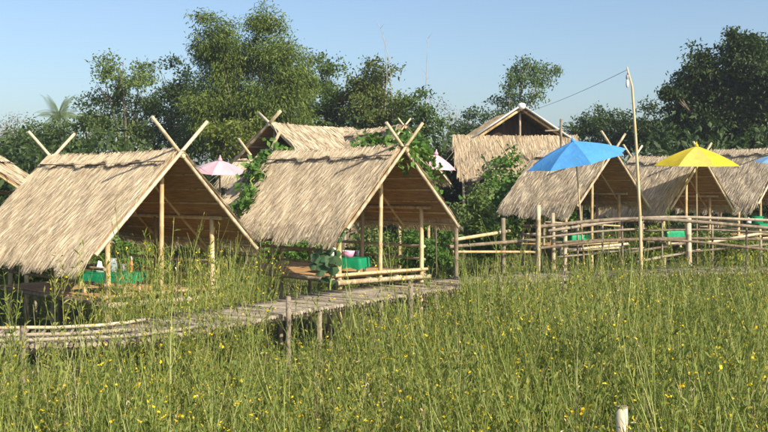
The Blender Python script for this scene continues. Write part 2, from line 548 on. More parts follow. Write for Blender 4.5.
    if deck:
        key = round(W2, 2)
        if key not in slat_mesh:
            slat_mesh[key] = MB().box((0, 0, 0), (2 * W2 + 0.28, 0.118, 0.02)).mesh('deck_slat', MAT_FLOOR, False)
        ns = int(Ld / 0.13)
        for k in range(ns):
            o = link_mesh('deck_slat', slat_mesh[key], t)
            o.location = (random.uniform(-.02, .02), 0.07 + (k + 0.5) * (Ld - 0.05) / ns, -0.012 + random.uniform(-.004, .004))
        for sx in (-1, -0.33, 0.33, 1):
            MB().bamboo((sx * (W2 + 0.02), -0.05, -0.075), (sx * (W2 + 0.02), Ld + 0.1, -0.075), 0.045, 0.4, 7).build('joist', BAMBOO_OLD, t)
        # two pale poles along the front edge of the deck
        MB().bamboo((-W2 - 0.12, -0.03, -0.10), (W2 + 0.18, -0.03, -0.11), 0.052, 0.36, 9, 0.045, 0.012).build('edge_pole', BAMBOO_PALE, t)
        MB().bamboo((-W2 - 0.15, -0.01, 0.045), (W2 + 0.12, -0.02, 0.04), 0.035, 0.36, 8, 0.03, 0.01).build('edge_pole', BAMBOO, t)
        MB().bamboo((-W2 - 0.16, 0.0, -0.06), (-W2 - 0.16, Ld, -0.06), 0.045, 0.36, 8, 0.04, 0.01).build('edge_pole', BAMBOO_OLD, t)
    return t


h1 = hut('thatched_hut', 'largest straw-roofed open hut at the left, nearest the camera, long crossed poles on its ridge', (-3.80, 17.2, -1.87), 45.3, 0.80, 1.54, 0.51, 4.55, 1.04, 2.40, 21000, 0.76, wid=0.0085)
h2 = hut('thatched_hut', 'straw-roofed open hut in the middle with green climbers on its gable and roof edge', (-0.02, 19.48, -1.72), 41.0, 0.965, 1.37, 0.60, 4.75, 1.05, 2.42, 20000, 0.70, wid=0.009, backtips=False)
h3 = hut('thatched_hut', 'straw-roofed open hut right behind the blue umbrella', (5.80, 27.6, -1.63), 36.4, 1.10, 1.41, 0.67, 2.75, 1.09, 2.57, 9000, 0.66, wid=0.014, backtips=False)
h4 = hut('thatched_hut', 'straw-roofed open hut whose gable stands behind the yellow umbrella', (8.90, 29.24, -1.57), 35.5, 0.91, 1.42, 0.46, 2.55, 1.06, 2.39, 9000, 0.56, wid=0.014, backtips=True)
h5 = hut('thatched_hut', 'straw-roofed open hut cut off by the right edge of the picture', (12.69, 33.6, -1.66), 36.0, 1.11, 1.60, 0.90, 2.90, 1.23, 2.85, 9000, 0.60, wid=0.016, backtips=False)
# the hut at the far left edge shows only its right slope
p0 = P(12, 160, 25.0)
h0 = hut('thatched_hut', 'straw roof of a hut cut off by the left edge of the picture', (p0.x + 0.4, 25.0 - 3.4, p0.z - 2.2 - EYE), 12, 0.37, 2.7, 0.5, 4.0, 1.1, 2.2, 9000, 0.5, tips=False, wid=0.013, deck=False, rails=False)


# ------------------------------------------------------------------ buildings behind
def gable_house(name, label, apex, az, half, drop, length, skirt=None, n=4000, cap=None, tips=0.0, thatch=THATCH, wid=0.02, wallmat=None):
    """a taller straw house: gable roof, open gable with a dark panel painting its inner shade and, below it, a lean-to straw skirt; apex is the front end of the ridge"""
    base = Vector((apex.x, apex.y, ground_z(apex.x, apex.y)))
    t = empty(name, base, R(az), label, 'house')
    H = apex.z - base.z
    L = math.hypot(half, drop)
    for sx in (-1, 1):
        D = Vector((sx * half, 0, -drop)).normalized()
        N = Vector((sx * drop, 0, half)).normalized()
        A = Vector((0, 0, H)) + N * 0.06
        roof_slope(t, A, A + Vector((0, length, 0)), D, L + 0.25, n, 0.05, thatch, wid=wid, length=(0.4, 0.9))
        MB().bamboo(Vector((0, 0.03 * sx - 0.02, H)) + D * (L + 0.15), Vector((0, 0.03 * sx - 0.02, H)) - D * (tips if tips else 0.0), 0.05, 0.5, 7).build('rafter', BAMBOO_PALE if tips else BAMBOO, t)
        if cap:
            Mx = Matrix((( D.x, 0, N.x), (0, 1, 0), (D.z, 0, N.z))).to_3x3()
            MB().box(Vector((0, -0.09, H)) + D * (L * 0.5 + 0.05) + N * 0.115, (L + 0.2, 0.2, 0.06), Mx).build('verge_board', cap, t)
        for k in range(4):
            p = Vector((0, 0, H)) + D * (0.2 + k * L / 4)
            MB().tube([(p.x, 0.0, p.z), (p.x, length, p.z)], 0.025, 6).build('batten', BAMBOO_OLD, t)
        for yy in (0.25, length - 0.2):
            MB().bamboo((sx * (half - 0.25), yy, 0 - 0.2), (sx * (half - 0.25), yy, H - drop + 0.12), 0.06, 0.5, 7).build('post', BAMBOO_OLD, t)
    MB().bamboo((0, -0.1, H - 0.03), (0, length + 0.05, H - 0.03), 0.05, 0.5, 7).build('ridge_pole', BAMBOO_OLD, t)
    MB().bamboo((-half + 0.1, 0.2, H - drop + 0.05), (half - 0.1, 0.2, H - drop + 0.05), 0.05, 0.5, 7).build('tie_beam', BAMBOO_OLD, t)
    MB().bamboo((0, 0.2, H - drop), (0, 0.2, H - 0.05), 0.045, 0.5, 7).build('king_post', BAMBOO_OLD, t)
    # woven wall at the back and sides
    w = wallmat or WOOD_DARK
    hw = H - drop - 0.05
    MB().box((0, length - 0.15, hw / 2 - 0.1), (2 * half - 0.5, 0.05, hw + 0.2)).build('back_wall', w, t)
    m = MB(); b = length - 0.18
    m.face([(-half + 0.2, b, hw - 0.02), (half - 0.2, b, hw - 0.02), (0, b, H - 0.12)])
    m.face([(-half + 0.2, b + 0.06, hw - 0.02), (0, b + 0.06, H - 0.12), (half - 0.2, b + 0.06, hw - 0.02)])
    m.build('gable_wall', w, t, False)
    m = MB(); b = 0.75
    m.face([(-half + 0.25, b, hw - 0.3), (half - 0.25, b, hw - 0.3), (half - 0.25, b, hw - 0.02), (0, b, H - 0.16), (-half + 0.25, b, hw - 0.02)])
    m.build('gable_shade_panel', GABLE_SHADE, t, False)  # added dark panel, paints the shade inside the open gable
    for sx in (-1, 1):
        MB().box((sx * (half - 0.3), length / 2, hw / 2 - 0.1), (0.05, length - 0.5, hw + 0.2)).build('side_wall', w, t)
    if skirt:
        x0, x1, ztop, run, fall, inset = skirt
        D = Vector((0, -run, -fall)).normalized()
        A = Vector((x0, inset, ztop))
        roof_slope(t, A, Vector((x1, inset, ztop)), D, math.hypot(run, fall), int(n * 1.2), 0.03, thatch, 'skirt_roof', wid=wid, length=(0.4, 0.9))
        MB().bamboo((x0 - 0.1, inset, ztop - 0.06), (x1 + 0.1, inset, ztop - 0.06), 0.04, 0.5, 7).build('skirt_beam', BAMBOO_OLD, t)
        for xx in (x0 + 0.15, (x0 + x1) / 2, x1 - 0.15):
            MB().bamboo((xx, inset - run + 0.2, -0.2), (xx, inset - run + 0.2, ztop - fall + 0.05), 0.05, 0.5, 7).build('post', BAMBOO_OLD, t)
    return t


WHITE_BOARD = mat_noise('white_painted_board', [(0.3, (0.42, 0.41, 0.38)), (0.7, (0.62, 0.61, 0.58))], (3, 3, 3), 0.5, 0, 3, 0.3, 0)
aR = P(521, 109, 37.0)
hR = gable_house('thatched_house', 'tall straw house with white edged gable boards above a straw lean-to behind the blue umbrella', aR, 4, 1.85, 1.22, 5.0,
                 (-2.5, 2.05, aR.z - ground_z(0, 37) - 0.98, 1.5, 1.55, -0.05), 6000, WHITE_BOARD, wid=0.022, thatch=THATCH_OLD)
MB().lathe((0, -0.11, aR.z - ground_z(0, 37) + 0.1), [(0.0, -0.14), (0.12, -0.1), (0.16, 0.0), (0.13, 0.09), (0.0, 0.13)], 12).build('ridge_finial', WHITE, hR)
for a, b, r, m in (((561, 152, 35.0), (561, 119, 35.0), 0.045, BAMBOO_OLD), ((497, 140, 35.6), (509, 158, 34.9), 0.03, BAMBOO), ((515, 142, 35.6), (503, 158, 34.9), 0.03, BAMBOO_OLD), ((545, 131, 35.2), (563, 130, 35.0), 0.03, BAMBOO_OLD)):
    inv = hR.matrix_basis.inverted()
    MB().bamboo(inv @ P(*a), inv @ P(*b), r, 0.4, 7).build('leaning_pole', m, hR)
aM = P(270, 124, 31.5)
hM = gable_house('thatched_house', 'straw house behind the middle hut with a dark open gable facing left', aM, -40, 1.6, 1.15, 3.9,
                 (-1.5, 1.5, aM.z - ground_z(0, 31) - 1.12, 0.8, 0.75, -0.03), 5000, None, 0.65, wid=0.02)
MB().bamboo((-0.75, -0.12, aM.z - ground_z(0, 31) - 1.0), (-1.25, -0.2, aM.z - ground_z(0, 31) - 0.45), 0.045, 0.4, 7).build('leaning_pole', BAMBOO, hM)
MB().bamboo((0.15, -0.12, aM.z - ground_z(0, 31) - 0.85), (0.6, -0.14, aM.z - ground_z(0, 31) - 0.28), 0.05, 0.4, 7).build('leaning_pole', BAMBOO_PALE, hM)
aB = P(403, 127, 30.0)
hB = hut('thatched_hut', 'straw-roofed hut whose ridge shows above the middle hut, thin crossed poles at its end', (aB.x - 0.1, 30.2, aB.z - 2.75 - EYE), 26, 1.1, 1.5, 0.3, 4.4, 1.0, 2.75, 4500, 0.32, wid=0.02, deck=False, backtips=False, rails=False, rubr=0.03)

# ------------------------------------------------------------------ boardwalk
WZ = 1.25
edge = [(-13.0, 11.6), (-8.0, 11.9), (-4.69, 12.2), (-3.1, 12.7), (-2.2, 14.0), (-1.44, 15.35), (0.49, 18.05), (1.89, 19.7), (3.7, 21.0), (5.6, 21.9), (8.72, 22.7), (14.0, 23.6)]


def catmull(pts, step):
    out = []
    pts = [Vector((p[0], p[1], 0)) for p in pts]
    for i in range(len(pts) - 1):
        p0 = pts[max(i - 1, 0)]; p1 = pts[i]; p2 = pts[i + 1]; p3 = pts[min(i + 2, len(pts) - 1)]
        for k in range(24):
            t = k / 24
            out.append(0.5 * ((2 * p1) + (p2 - p0) * t + (2 * p0 - 5 * p1 + 4 * p2 - p3) * t * t + (3 * p1 - p0 - 3 * p2 + p3) * t ** 3))
    out.append(pts[-1])
    res = [out[0]]
    acc = 0
    for a, b in zip(out, out[1:]):
        L = (b - a).length
        while acc + L >= step:
            f = (step - acc) / L
            a = a.lerp(b, f); L = (b - a).length; acc = 0
            res.append(a.copy())
        acc += L
    return res


path = catmull(edge, 0.066)
WW = 1.32
walk = empty('boardwalk', (0, 0, 0), 0, 'weathered bamboo boardwalk curving past the fronts of the huts', 'boardwalk')
slat_me = [MB().bamboo((0, -0.09, 0), (0, WW + 0.06, 0), 0.027, 0.42, 6, 0.023, 0.01).mesh('walk_slat', BAMBOO_OLD) for _ in range(3)]


def walk_frame(i):
    a = path[max(i - 3, 0)]; b = path[min(i + 3, len(path) - 1)]
    d = (b - a).normalized()
    return d, Vector((-d.y, d.x, 0))


for i, p in enumerate(path):
    if not (-5.6 < p.x < 10.4):
        continue
    d, nrm = walk_frame(i)
    o = link_mesh('walk_slat', random.choice(slat_me), walk)
    o.location = (p.x, p.y, WZ + random.uniform(-.014, .014))
    o.rotation_euler = (random.uniform(-.012, .012), 0, math.atan2(d.y, d.x) + random.gauss(0, 0.03))
for off, z, r, m in ((0.10, WZ - 0.08, 0.05, BAMBOO_OLD), (0.60, WZ - 0.08, 0.05, BAMBOO_OLD), (1.22, WZ - 0.08, 0.05, BAMBOO_OLD)):
    pts = []
    for i in range(0, len(path), 8):
        d, nrm = walk_frame(i)
        q = path[i] + nrm * off
        pts.append((q.x, q.y, z))
    MB().tube(pts, r, 7).build('bearer', m, walk)
# pale poles tied along the top of the near end
for off, i0, i1 in ((0.03, 96, 172), (0.5, 90, 160), (1.15, 98, 172)):
    pts = []
    for i in range(i0, i1, 6):
        d, nrm = walk_frame(i)
        q = path[i] + nrm * off
        pts.append((q.x, q.y, WZ + 0.056 + random.uniform(-.006, .006)))
    MB().tube(pts, 0.024, 8).build('edge_pole', BAMBOO_PALE if off > 1 else BAMBOO_OLD, walk)
for i in range(28, len(path) - 10, 26):
    d, nrm = walk_frame(i)
    for off, top in ((-0.02, 0.0), (1.12, 0.0)):
        q = path[i] + nrm * off
        if off < 0 and random.random() < 0.35: continue
        MB().bamboo((q.x, q.y, -0.15), (q.x + random.uniform(-.03, .03), q.y, WZ - 0.04 + top), 0.045, 0.4, 8).build('stilt', RAILWOOD, walk)


# free stakes standing at the edge of the boardwalk and in the weeds
def stake(a, b, r, label, mat=BAMBOO_OLD, group=None):
    t = empty('bamboo_stake', (a.x, a.y, a.z), 0, label, 'stake', group)
    MB().bamboo((0, 0, 0), b - a, r, 0.34, 9, r * 0.95, 0.01).build('shaft', mat, t)
    m = MB(); dv = (b - a)
    m.lathe(dv, [(r * 0.93, 0.0), (r * 0.98, 0.012), (r * 0.6, 0.014), (r * 0.55, -0.03), (0.0, -0.03)], 9)
    m.build('cut_end', WOOD_DARK, t)
    return t


def pst(px, ytop, d, r, label, mat=None, lean=0.0):
    b = P(px, ytop, d)
    mat = mat or RAILWOOD
    return stake(Vector((b.x + lean, d, ground_z(b.x, d) - 0.2)), b, r, label, mat)


pst(622, 408, 8.0, 0.05, 'pale bamboo stake top poking out of the weeds at the bottom edge of the picture', BAMBOO_PALE, 0.03)
pst(411, 281, 17.75, 0.05, 'thick grey stake at the front edge of the boardwalk before the middle hut')
pst(288, 297, 14.9, 0.042, 'thin grey stake at the front edge of the boardwalk between the two large huts')
pst(23, 327, 12.0, 0.042, 'short grey stake beside the boardwalk at the left edge')

# ------------------------------------------------------------------ railing along the right part of the boardwalk
rail = empty('bamboo_railing', P(600, 262, 25.0), 0, 'weathered bamboo railing along the boardwalk in front of the two right umbrellas', 'railing')
ro = rail.location


def rl(pts, r, mat, name='rail'):
    q = [P(p[0], p[1], p[2] - 0.9) - ro for p in pts]
    # smooth the hand-bent pole a little
    out = []
    for a, b in zip(q, q[1:]):
        for k in range(5): out.append(a.lerp(b, k / 5))
    out.append(q[-1])
    for _ in range(4):
        out = [out[0]] + [(out[i - 1] + 2 * out[i] + out[i + 1]) / 4 for i in range(1, len(out) - 1)] + [out[-1]]
    MB().tube(out, r, 8).build(name, mat, rail)


rl([(535, 227, 24.3), (556, 225, 24.6), (590, 221, 25.0), (641, 218, 25.2), (690, 221, 25.4), (735, 225, 25.7), (780, 229, 26.0)], 0.044, RAILWOOD)
rl([(548, 231, 25.3), (590, 225, 25.7), (641, 217.5, 26.3), (690, 217, 26.6), (735, 219, 27.0), (785, 221, 27.4)], 0.038, RAILWOOD)
rl([(534, 249, 24.3), (556, 246, 24.6), (590, 242, 25.0), (641, 239, 25.2), (690, 241, 25.4), (735, 246, 25.7), (780, 251, 26.0)], 0.035, WOOD_DARK)
rl([(552, 243, 25.6), (600, 240, 26.0), (690, 238, 26.6), (785, 240, 27.4)], 0.035, RAILWOOD)
rl([(560, 251, 26.6), (628, 244, 27.0)], 0.04, BAMBOO_PALE)
rl([(628, 253, 26.9), (686, 243, 27.4)], 0.035, RAILWOOD)
rl([(636, 262, 26.7), (700, 250, 27.3)], 0.035, RAILWOOD)
rl([(700, 244, 27.8), (735, 238, 28.2), (775, 231, 28.4)], 0.04, BAMBOO_PALE)
rl([(538, 238, 24.5), (600, 231, 25.1), (641, 229, 25.4)], 0.026, RAILWOOD)
rl([(556, 257, 25.6), (600, 253, 26.0), (644, 248, 26.3)], 0.03, RAILWOOD)
rl([(645, 231, 26.5), (700, 229, 26.8), (780, 233, 27.4)], 0.026, RAILWOOD)
rl([(690, 252, 26.0), (740, 247, 26.6), (785, 243, 27.0)], 0.03, RAILWOOD)
rl([(545, 222, 26.4), (620, 226, 26.8)], 0.022, BAMBOO)
for px, y0, d, r in ((578, 223, 25.9, 0.028), (603, 224, 26.2, 0.026), (622, 219, 25.3, 0.03), (662, 220, 26.6, 0.028), (712, 219, 26.9, 0.03), (747, 226, 26.0, 0.028)):
    d -= 0.9
    a = P(px, y0, d)
    MB().bamboo(Vector((a.x, d, ground_z(a.x, d) - 0.2)) - ro, a - ro, r, 0.36, 8, r * 0.9, 0.012).build('post', RAILWOOD, rail)
for px, y0, d, r, m in ((538, 205, 24.35, 0.062, BAMBOO_PALE), (553, 213, 25.4, 0.055, BAMBOO_PALE), (565, 229, 25.75, 0.055, BAMBOO_PALE), (641, 216, 25.25, 0.05, RAILWOOD),
                        (689, 218, 25.45, 0.075, BAMBOO_PALE), (761, 240, 26.1, 0.04, RAILWOOD)):
    d -= 0.9
    a = P(px, y0, d)
    MB().bamboo(Vector((a.x, d, ground_z(a.x, d) - 0.2)) - ro, a - ro, r, 0.36, 9, r * 0.92, 0.01).build('post', m, rail)

rail2 = empty('bamboo_railing', P(480, 262, 23.0), 0, 'low brown bamboo railing between the middle hut and the vine covered bushes', 'railing')
ro2 = rail2.location
for a, b, r, m in (((452, 240, 22.0), (510, 231, 24.2), 0.04, BAMBOO), ((448, 247, 22.0), (535, 240, 24.3), 0.04, BAMBOO_OLD), ((452, 252, 22.0), (540, 252, 24.3), 0.03, BAMBOO)):
    MB().bamboo(P(*a) - ro2, P(*b) - ro2, r, 0.4, 8, r, 0.02).build('rail', m, rail2)
for px, y0, d, r in ((456, 222, 21.8, 0.05), (503, 218, 23.6, 0.055)):
    a = P(px, y0, d)
    MB().bamboo(Vector((a.x, d, -0.1)) - ro2, a - ro2, r, 0.36, 9, r, 0.01).build('post', BAMBOO_OLD, rail2)

# ------------------------------------------------------------------ lamp pole with wire
pl = [P(641, 300, 21.5), P(641, 262, 21.5), P(640, 215, 21.5), P(636.5, 150, 21.5), P(634, 112, 21.5), P(632, 86, 21.5), P(627, 67, 21.5)]
pole = empty('lamp_pole', (pl[0].x, 21.5, 0.0), 0, 'tall thin bent bamboo pole carrying a wire and a small hanging bulb', 'pole')
po = Vector(pole.location)
pts = [Vector((pl[0].x, 21.5, -0.2)) - po] + [p - po for p in pl]
MB().tube(pts, [0.042, 0.040, 0.038, 0.034, 0.031, 0.028, 0.023, 0.015], 9).build('shaft', BAMBOO, pole)
top = pl[-1] - po
bp = P(627.3, 84, 21.5) - po
MB().tube([top + Vector((0.02, -0.02, -0.1)), bp + Vector((0, 0, 0.2))], 0.012, 6).build('cord', WIRE, pole)
lampo = MB().lathe(bp, [(0.0, 0.2), (0.03, 0.19), (0.032, 0.12), (0.025, 0.1)], 10).build('socket', WIRE, pole)
MB().lathe(bp, [(0.018, 0.1), (0.03, 0.06), (0.035, 0.0), (0.025, -0.07), (0.0, -0.085)], 12).build('bulb', WHITE, lampo)
wa, wb = pl[-1] + Vector((0, 0.03, -0.06)), P(523, 113, 36.9)
wire = MB().tube([wa.lerp(wb, i / 14) - Vector((0, 0, 0.08 * 4 * (i / 14) * (1 - i / 14))) for i in range(15)], 0.006, 5).build('overhead_wire', WIRE)
tag(wire, 'thin grey wire running from the bent pole to the tall straw house', 'wire')


# ------------------------------------------------------------------ umbrellas
def umbrella(name, label, apex, foot, Rr, hC, cols, polemat, tilt_dir=None, n=8, spin=0.2, scal=0.07):
    """apex: top of the canopy; foot: where the pole meets the ground"""
    t = empty(name, foot, 0, label, 'umbrella')
    ax = (apex - foot).normalized() if tilt_dir is None else Vector(tilt_dir).normalized()
    M = ax.to_track_quat('Z', 'Y').to_matrix() @ Matrix.Rotation(spin, 3, 'Z')
    A = apex - foot
    for k in range(n):
        v, f = [], []
        nr, na = 6, 6
        for i in range(nr + 1):
            for j in range(na + 1):
                u, s = i / nr, j / na
                th = 2 * math.pi * (k + s) / n
                bow = 4 * s * (1 - s)
                chord = math.cos(math.pi / n) / math.cos(math.pi * (2 * s - 1) / n)
                r = Rr * u * (chord * 0.35 + 0.65 - scal * bow * u * u)
                z = -hC * (0.72 * u + 0.28 * u ** 2.6) - 0.02 * bow * math.sin(u * math.pi)
                v.append(A + M @ Vector((r * math.cos(th), r * math.sin(th), z)))
        for i in range(nr):
            for j in range(na):
                a = i * (na + 1) + j
                f.append((a, a + 1, a + na + 2, a + na + 1))
        me = bpy.data.meshes.new('canopy_panel')
        me.from_pydata([tuple(p) for p in v], [], f)
        me.materials.append(cols[k % len(cols)])
        me.polygons.foreach_set('use_smooth', [True] * len(f))
        pnl = link_mesh('canopy_panel', me, t)
        th = 2 * math.pi * k / n
        rp = []
        for i in range(6):
            u = i / 5
            z = -hC * (0.72 * u + 0.28 * u ** 2.6) - 0.018
            rp.append(A + M @ Vector((Rr * u * math.cos(th), Rr * u * math.sin(th), z)))
        MB().tube(rp, 0.008, 5).build('rib', WHITE, pnl)
    hub = A + M @ Vector((0, 0, -hC * 0.72))
    MB().tube([Vector((0, 0, 0)), hub, A + M @ Vector((0, 0, -0.02))], 0.021, 9).build('pole', polemat, t)
    for k in range(n):
        th = 2 * math.pi * k / n
        u = 0.5
        MB().tube([hub, A + M @ Vector((Rr * u * math.cos(th), Rr * u * math.sin(th), -hC * (0.72 * u + 0.28 * u ** 2.6) - 0.03))], 0.007, 5).build('stretcher', WHITE, t)
    fb = A
    m = MB()
    m.tube([fb - ax * 0.02, fb + ax * 0.03, fb + ax * 0.06, fb + ax * 0.12], [0.06, 0.05, 0.022, 0.01], 8)
    m.build('finial', cols[0], t)
    return t


BLUE = mat_cloth('blue_nylon', (0.12, 0.42, 0.85), 0.25, 0.55)
YELLOW = mat_cloth('yellow_nylon', (0.86, 0.66, 0.05), 0.35, 0.55)
YELLOW2 = mat_cloth('pale_yellow_nylon', (0.90, 0.74, 0.16), 0.35, 0.55)
PINKC = mat_cloth('pink_nylon', (0.84, 0.52, 0.58), 0.3, 0.6)
PINKW = mat_cloth('pale_pink_nylon', (0.87, 0.60, 0.65), 0.3, 0.6)
LBLUE = mat_cloth('pale_blue_nylon', (0.30, 0.52, 0.80), 0.3, 0.6)

ap = P(573, 141, 24.4)
ft = P(588, 258, 24.3); ft.z = ground_z(ft.x, ft.y)
umbrella('parasol', 'tilted bright blue umbrella standing before a straw hut', ap, ft, 1.27, 0.48, [BLUE], BAMBOO, (-0.22, -0.12, 1.0), 8, 0.35, 0.10)
ap = P(696.5, 146, 27.3)
ft = P(697.5, 268, 27.3); ft.z = ground_z(ft.x, ft.y)
umbrella('parasol', 'bright yellow umbrella on a straight pole behind the railing', ap, ft, 1.2, 0.53, [YELLOW, YELLOW2], BAMBOO, (0.0, -0.05, 1.0), 8, 0.1, 0.09)
ap = P(220, 160, 24.0)
ft = P(221, 250, 24.0); ft.z = ground_z(ft.x, ft.y)
umbrella('parasol', 'pale pink umbrella between the two large straw roofs', ap, ft, 0.70, 0.29, [PINKC, PINKW], BAMBOO_OLD, (0.05, -0.12, 1.0), 8, 0.3, 0.07)
ap = P(436, 154, 24.5)
ft = P(437, 240, 24.5); ft.z = ground_z(ft.x, ft.y)
umbrella('parasol', 'small pink and white umbrella peeking out right of the middle hut', ap, ft, 0.52, 0.34, [PINKC, PINKW], BAMBOO_OLD, (0.1, -0.1, 1.0), 8, 0.0, 0.06)
ap = P(781, 153, 29.0)
ft = P(781, 245, 29.0); ft.z = ground_z(ft.x, ft.y)
umbrella('parasol', 'pale blue umbrella just showing at the right edge', ap, ft, 0.75, 0.30, [LBLUE], BAMBOO_OLD, (0.05, -0.1, 1.0), 8, 0.0, 0.06)


# ------------------------------------------------------------------ tables and what stands on them
def table(label, c, w, l, h, rz, cloth=GREEN_CLOTH, drop=0.22):
    """c: centre of the table on the deck"""
    t = empty('low_table', c, rz, label, 'table')
    for sx in (-1, 1):
        for sy in (-1, 1):
            MB().bamboo((sx * (w / 2 - 0.07), sy * (l / 2 - 0.07), 0), (sx * (w / 2 - 0.07), sy * (l / 2 - 0.07), h - 0.03), 0.035, 0.3, 8).build('leg', BAMBOO, t)
    MB().box((0, 0, h - 0.022), (w - 0.02, l - 0.02, 0.03)).build('table_top', BAMBOO, t)
    m = MB()
    per = []
    N = 48
    for k in range(N):
        s = k / N * 4
        e, q = int(s), s - int(s)
        cs = [(-1, -1), (1, -1), (1, 1), (-1, 1), (-1, -1)]
        per.append((cs[e][0] + (cs[e + 1][0] - cs[e][0]) * q, cs[e][1] + (cs[e + 1][1] - cs[e][1]) * q))
    rows = []
    for j, (out, z) in enumerate(((0.0, 0.0), (0.012, -0.012), (0.02, -drop * 0.5), (0.03, -drop))):
        base = len(m.v)
        for k, (a, b) in enumerate(per):
            wv = 0.014 * math.sin(k * 1.9) * j / 3
            m.v.append(Vector((a * (w / 2 + out + wv), b * (l / 2 + out + wv), h + z + (0.02 * math.sin(k * 1.3) if j == 3 else 0))))
        rows.append(base)
    for j in range(3):
        for k in range(N):
            k2 = (k + 1) % N
            m.f.append((rows[j] + k, rows[j] + k2, rows[j + 1] + k2, rows[j + 1] + k)); m.m.append(0)
    m.f.append(tuple(range(N))); m.m.append(0)
    m.build('tablecloth', cloth, t)
    return t


def on_table(kind, label, pos, rz=0.0):
    x, y, z = pos
    t = empty(kind, pos, rz, label, {'drinking_glass': 'glass', 'napkin_holder': 'napkins', 'sauce_bottle': 'bottle', 'snack_basket': 'basket', 'water_jug': 'jug', 'plastic_box': 'box'}[kind])
    if kind == 'drinking_glass':
        MB().lathe((0, 0, 0.002), [(0.0, 0), (0.03, 0), (0.038, 0.13), (0.034, 0.13), (0.027, 0.01), (0, 0.01)], 14).build('tumbler', GLASS, t)
        MB().lathe((0, 0, 0.002), [(0.0, 0.012), (0.0265, 0.012), (0.031, 0.08), (0, 0.08)], 14).build('drink', WHITE, t)
    elif kind == 'napkin_holder':
        MB().box((0, 0, 0.045), (0.13, 0.09, 0.085)).build('holder', WHITE, t)
        m = MB()
        m.face([(-.05, -.012, .09), (.05, -.012, .09), (.035, .01, .18), (-.02, .005, .2)])
        m.face([(-.04, .012, .09), (.04, .012, .09), (.02, -.01, .17), (-.035, -.005, .15)])
        m.build('napkin', WHITE, t)
    elif kind == 'sauce_bottle':
        MB().lathe((0, 0, 0.002), [(0, 0), (0.032, 0), (0.034, 0.12), (0.016, 0.17), (0.013, 0.21)], 12).build('bottle_body', ORANGE, t)
        MB().lathe((0, 0, 0.002), [(0.017, 0.2), (0.017, 0.23), (0.006, 0.26), (0, 0.26)], 10).build('cap', WHITE, t)
    elif kind == 'snack_basket':
        MB().lathe((0, 0, 0.002), [(0, 0), (0.09, 0), (0.13, 0.12), (0.125, 0.12), (0.085, 0.015), (0, 0.015)], 16).build('bowl', PINK, t)
        MB().lathe((0, 0, 0.002), [(0.13, 0.115), (0.138, 0.12), (0.13, 0.128)], 16).build('rim', WHITE, t)
    elif kind == 'water_jug':
        MB().lathe((0, 0, 0.002), [(0, 0), (0.07, 0), (0.085, 0.1), (0.065, 0.2), (0.07, 0.24), (0.063, 0.24), (0.06, 0.2), (0.078, 0.1), (0, 0.01)], 14).build('jug_body', GLASS, t)
        MB().tube([(0.07, 0, 0.2), (0.12, 0, 0.19), (0.13, 0, 0.12), (0.084, 0, 0.08)], 0.01, 6).build('handle', GLASS, t)
    elif kind == 'plastic_box':
        MB().box((0, 0, 0.1), (0.34, 0.24, 0.2)).build('tub', GREEN_LIGHT, t)
        MB().box((0, 0, 0.215), (0.37, 0.27, 0.03)).build('lid', GREEN_CLOTH, t)
    return t


def hut_pt(h, x, y, z):
    return h.matrix_basis @ Vector((x, y, z))


tA = table('green clothed low table in the nearest left hut', hut_pt(h1, -0.42, 0.95, 0.0), 0.6, 0.95, 0.36, R(45.6 + 25), GREEN_CLOTH, 0.16)
c = hut_pt(h1, -0.42, 0.95, 0.362)
on_table('napkin_holder', 'white napkin holder on the green table in the left hut', c + Vector((-0.22, -0.02, 0)), 0.4)
on_table('water_jug', 'clear jug on the green table in the left hut', c + Vector((0.02, -0.05, 0)), 2.0)
on_table('drinking_glass', 'clear glass beside the jug in the left hut', c + Vector((0.17, 0.05, 0)))
on_table('sauce_bottle', 'orange sauce bottle on the green table in the left hut', c + Vector((0.30, 0.13, 0)))

tB = table('green clothed low table in the middle hut', hut_pt(h2, -0.36, 0.75, 0.0), 0.5, 0.85, 0.31, R(41.3 + 30), GREEN_CLOTH, 0.2)
c = hut_pt(h2, -0.36, 0.75, 0.312)
on_table('napkin_holder', 'white napkin holder on the green table in the middle hut', c + Vector((-0.20, -0.10, 0)), 0.2)
on_table('snack_basket', 'pink round basket on the green table in the middle hut', c + Vector((0.08, -0.05, 0)))
on_table('drinking_glass', 'clear glass by the pink basket in the middle hut', c + Vector((0.26, 0.16, 0)))

tC = table('light green table under the hut behind the blue umbrella', P(575, 250, 28.8), 0.6, 0.7, 0.45, R(20), GREEN_LIGHT, 0.2)
tD = table('light green table in front of the hut behind the yellow umbrella', P(669, 247, 27.6), 0.5, 0.7, 0.48, R(15), GREEN_LIGHT, 0.2)
tE = table('green table under the straw hut at the right edge', P(758, 237, 33.0), 0.55, 0.7, 0.45, R(25), GREEN_CLOTH, 0.1)
cE = P(758, 237, 33.0)
on_table('plastic_box', 'bright green plastic box on the table at the right edge', cE + Vector((-0.05, 0, 0.455)), 0.3)
on_table('napkin_holder', 'white napkin holder left of the green box at the right edge', cE + Vector((-0.32, -0.05, 0.452)), 0.1)


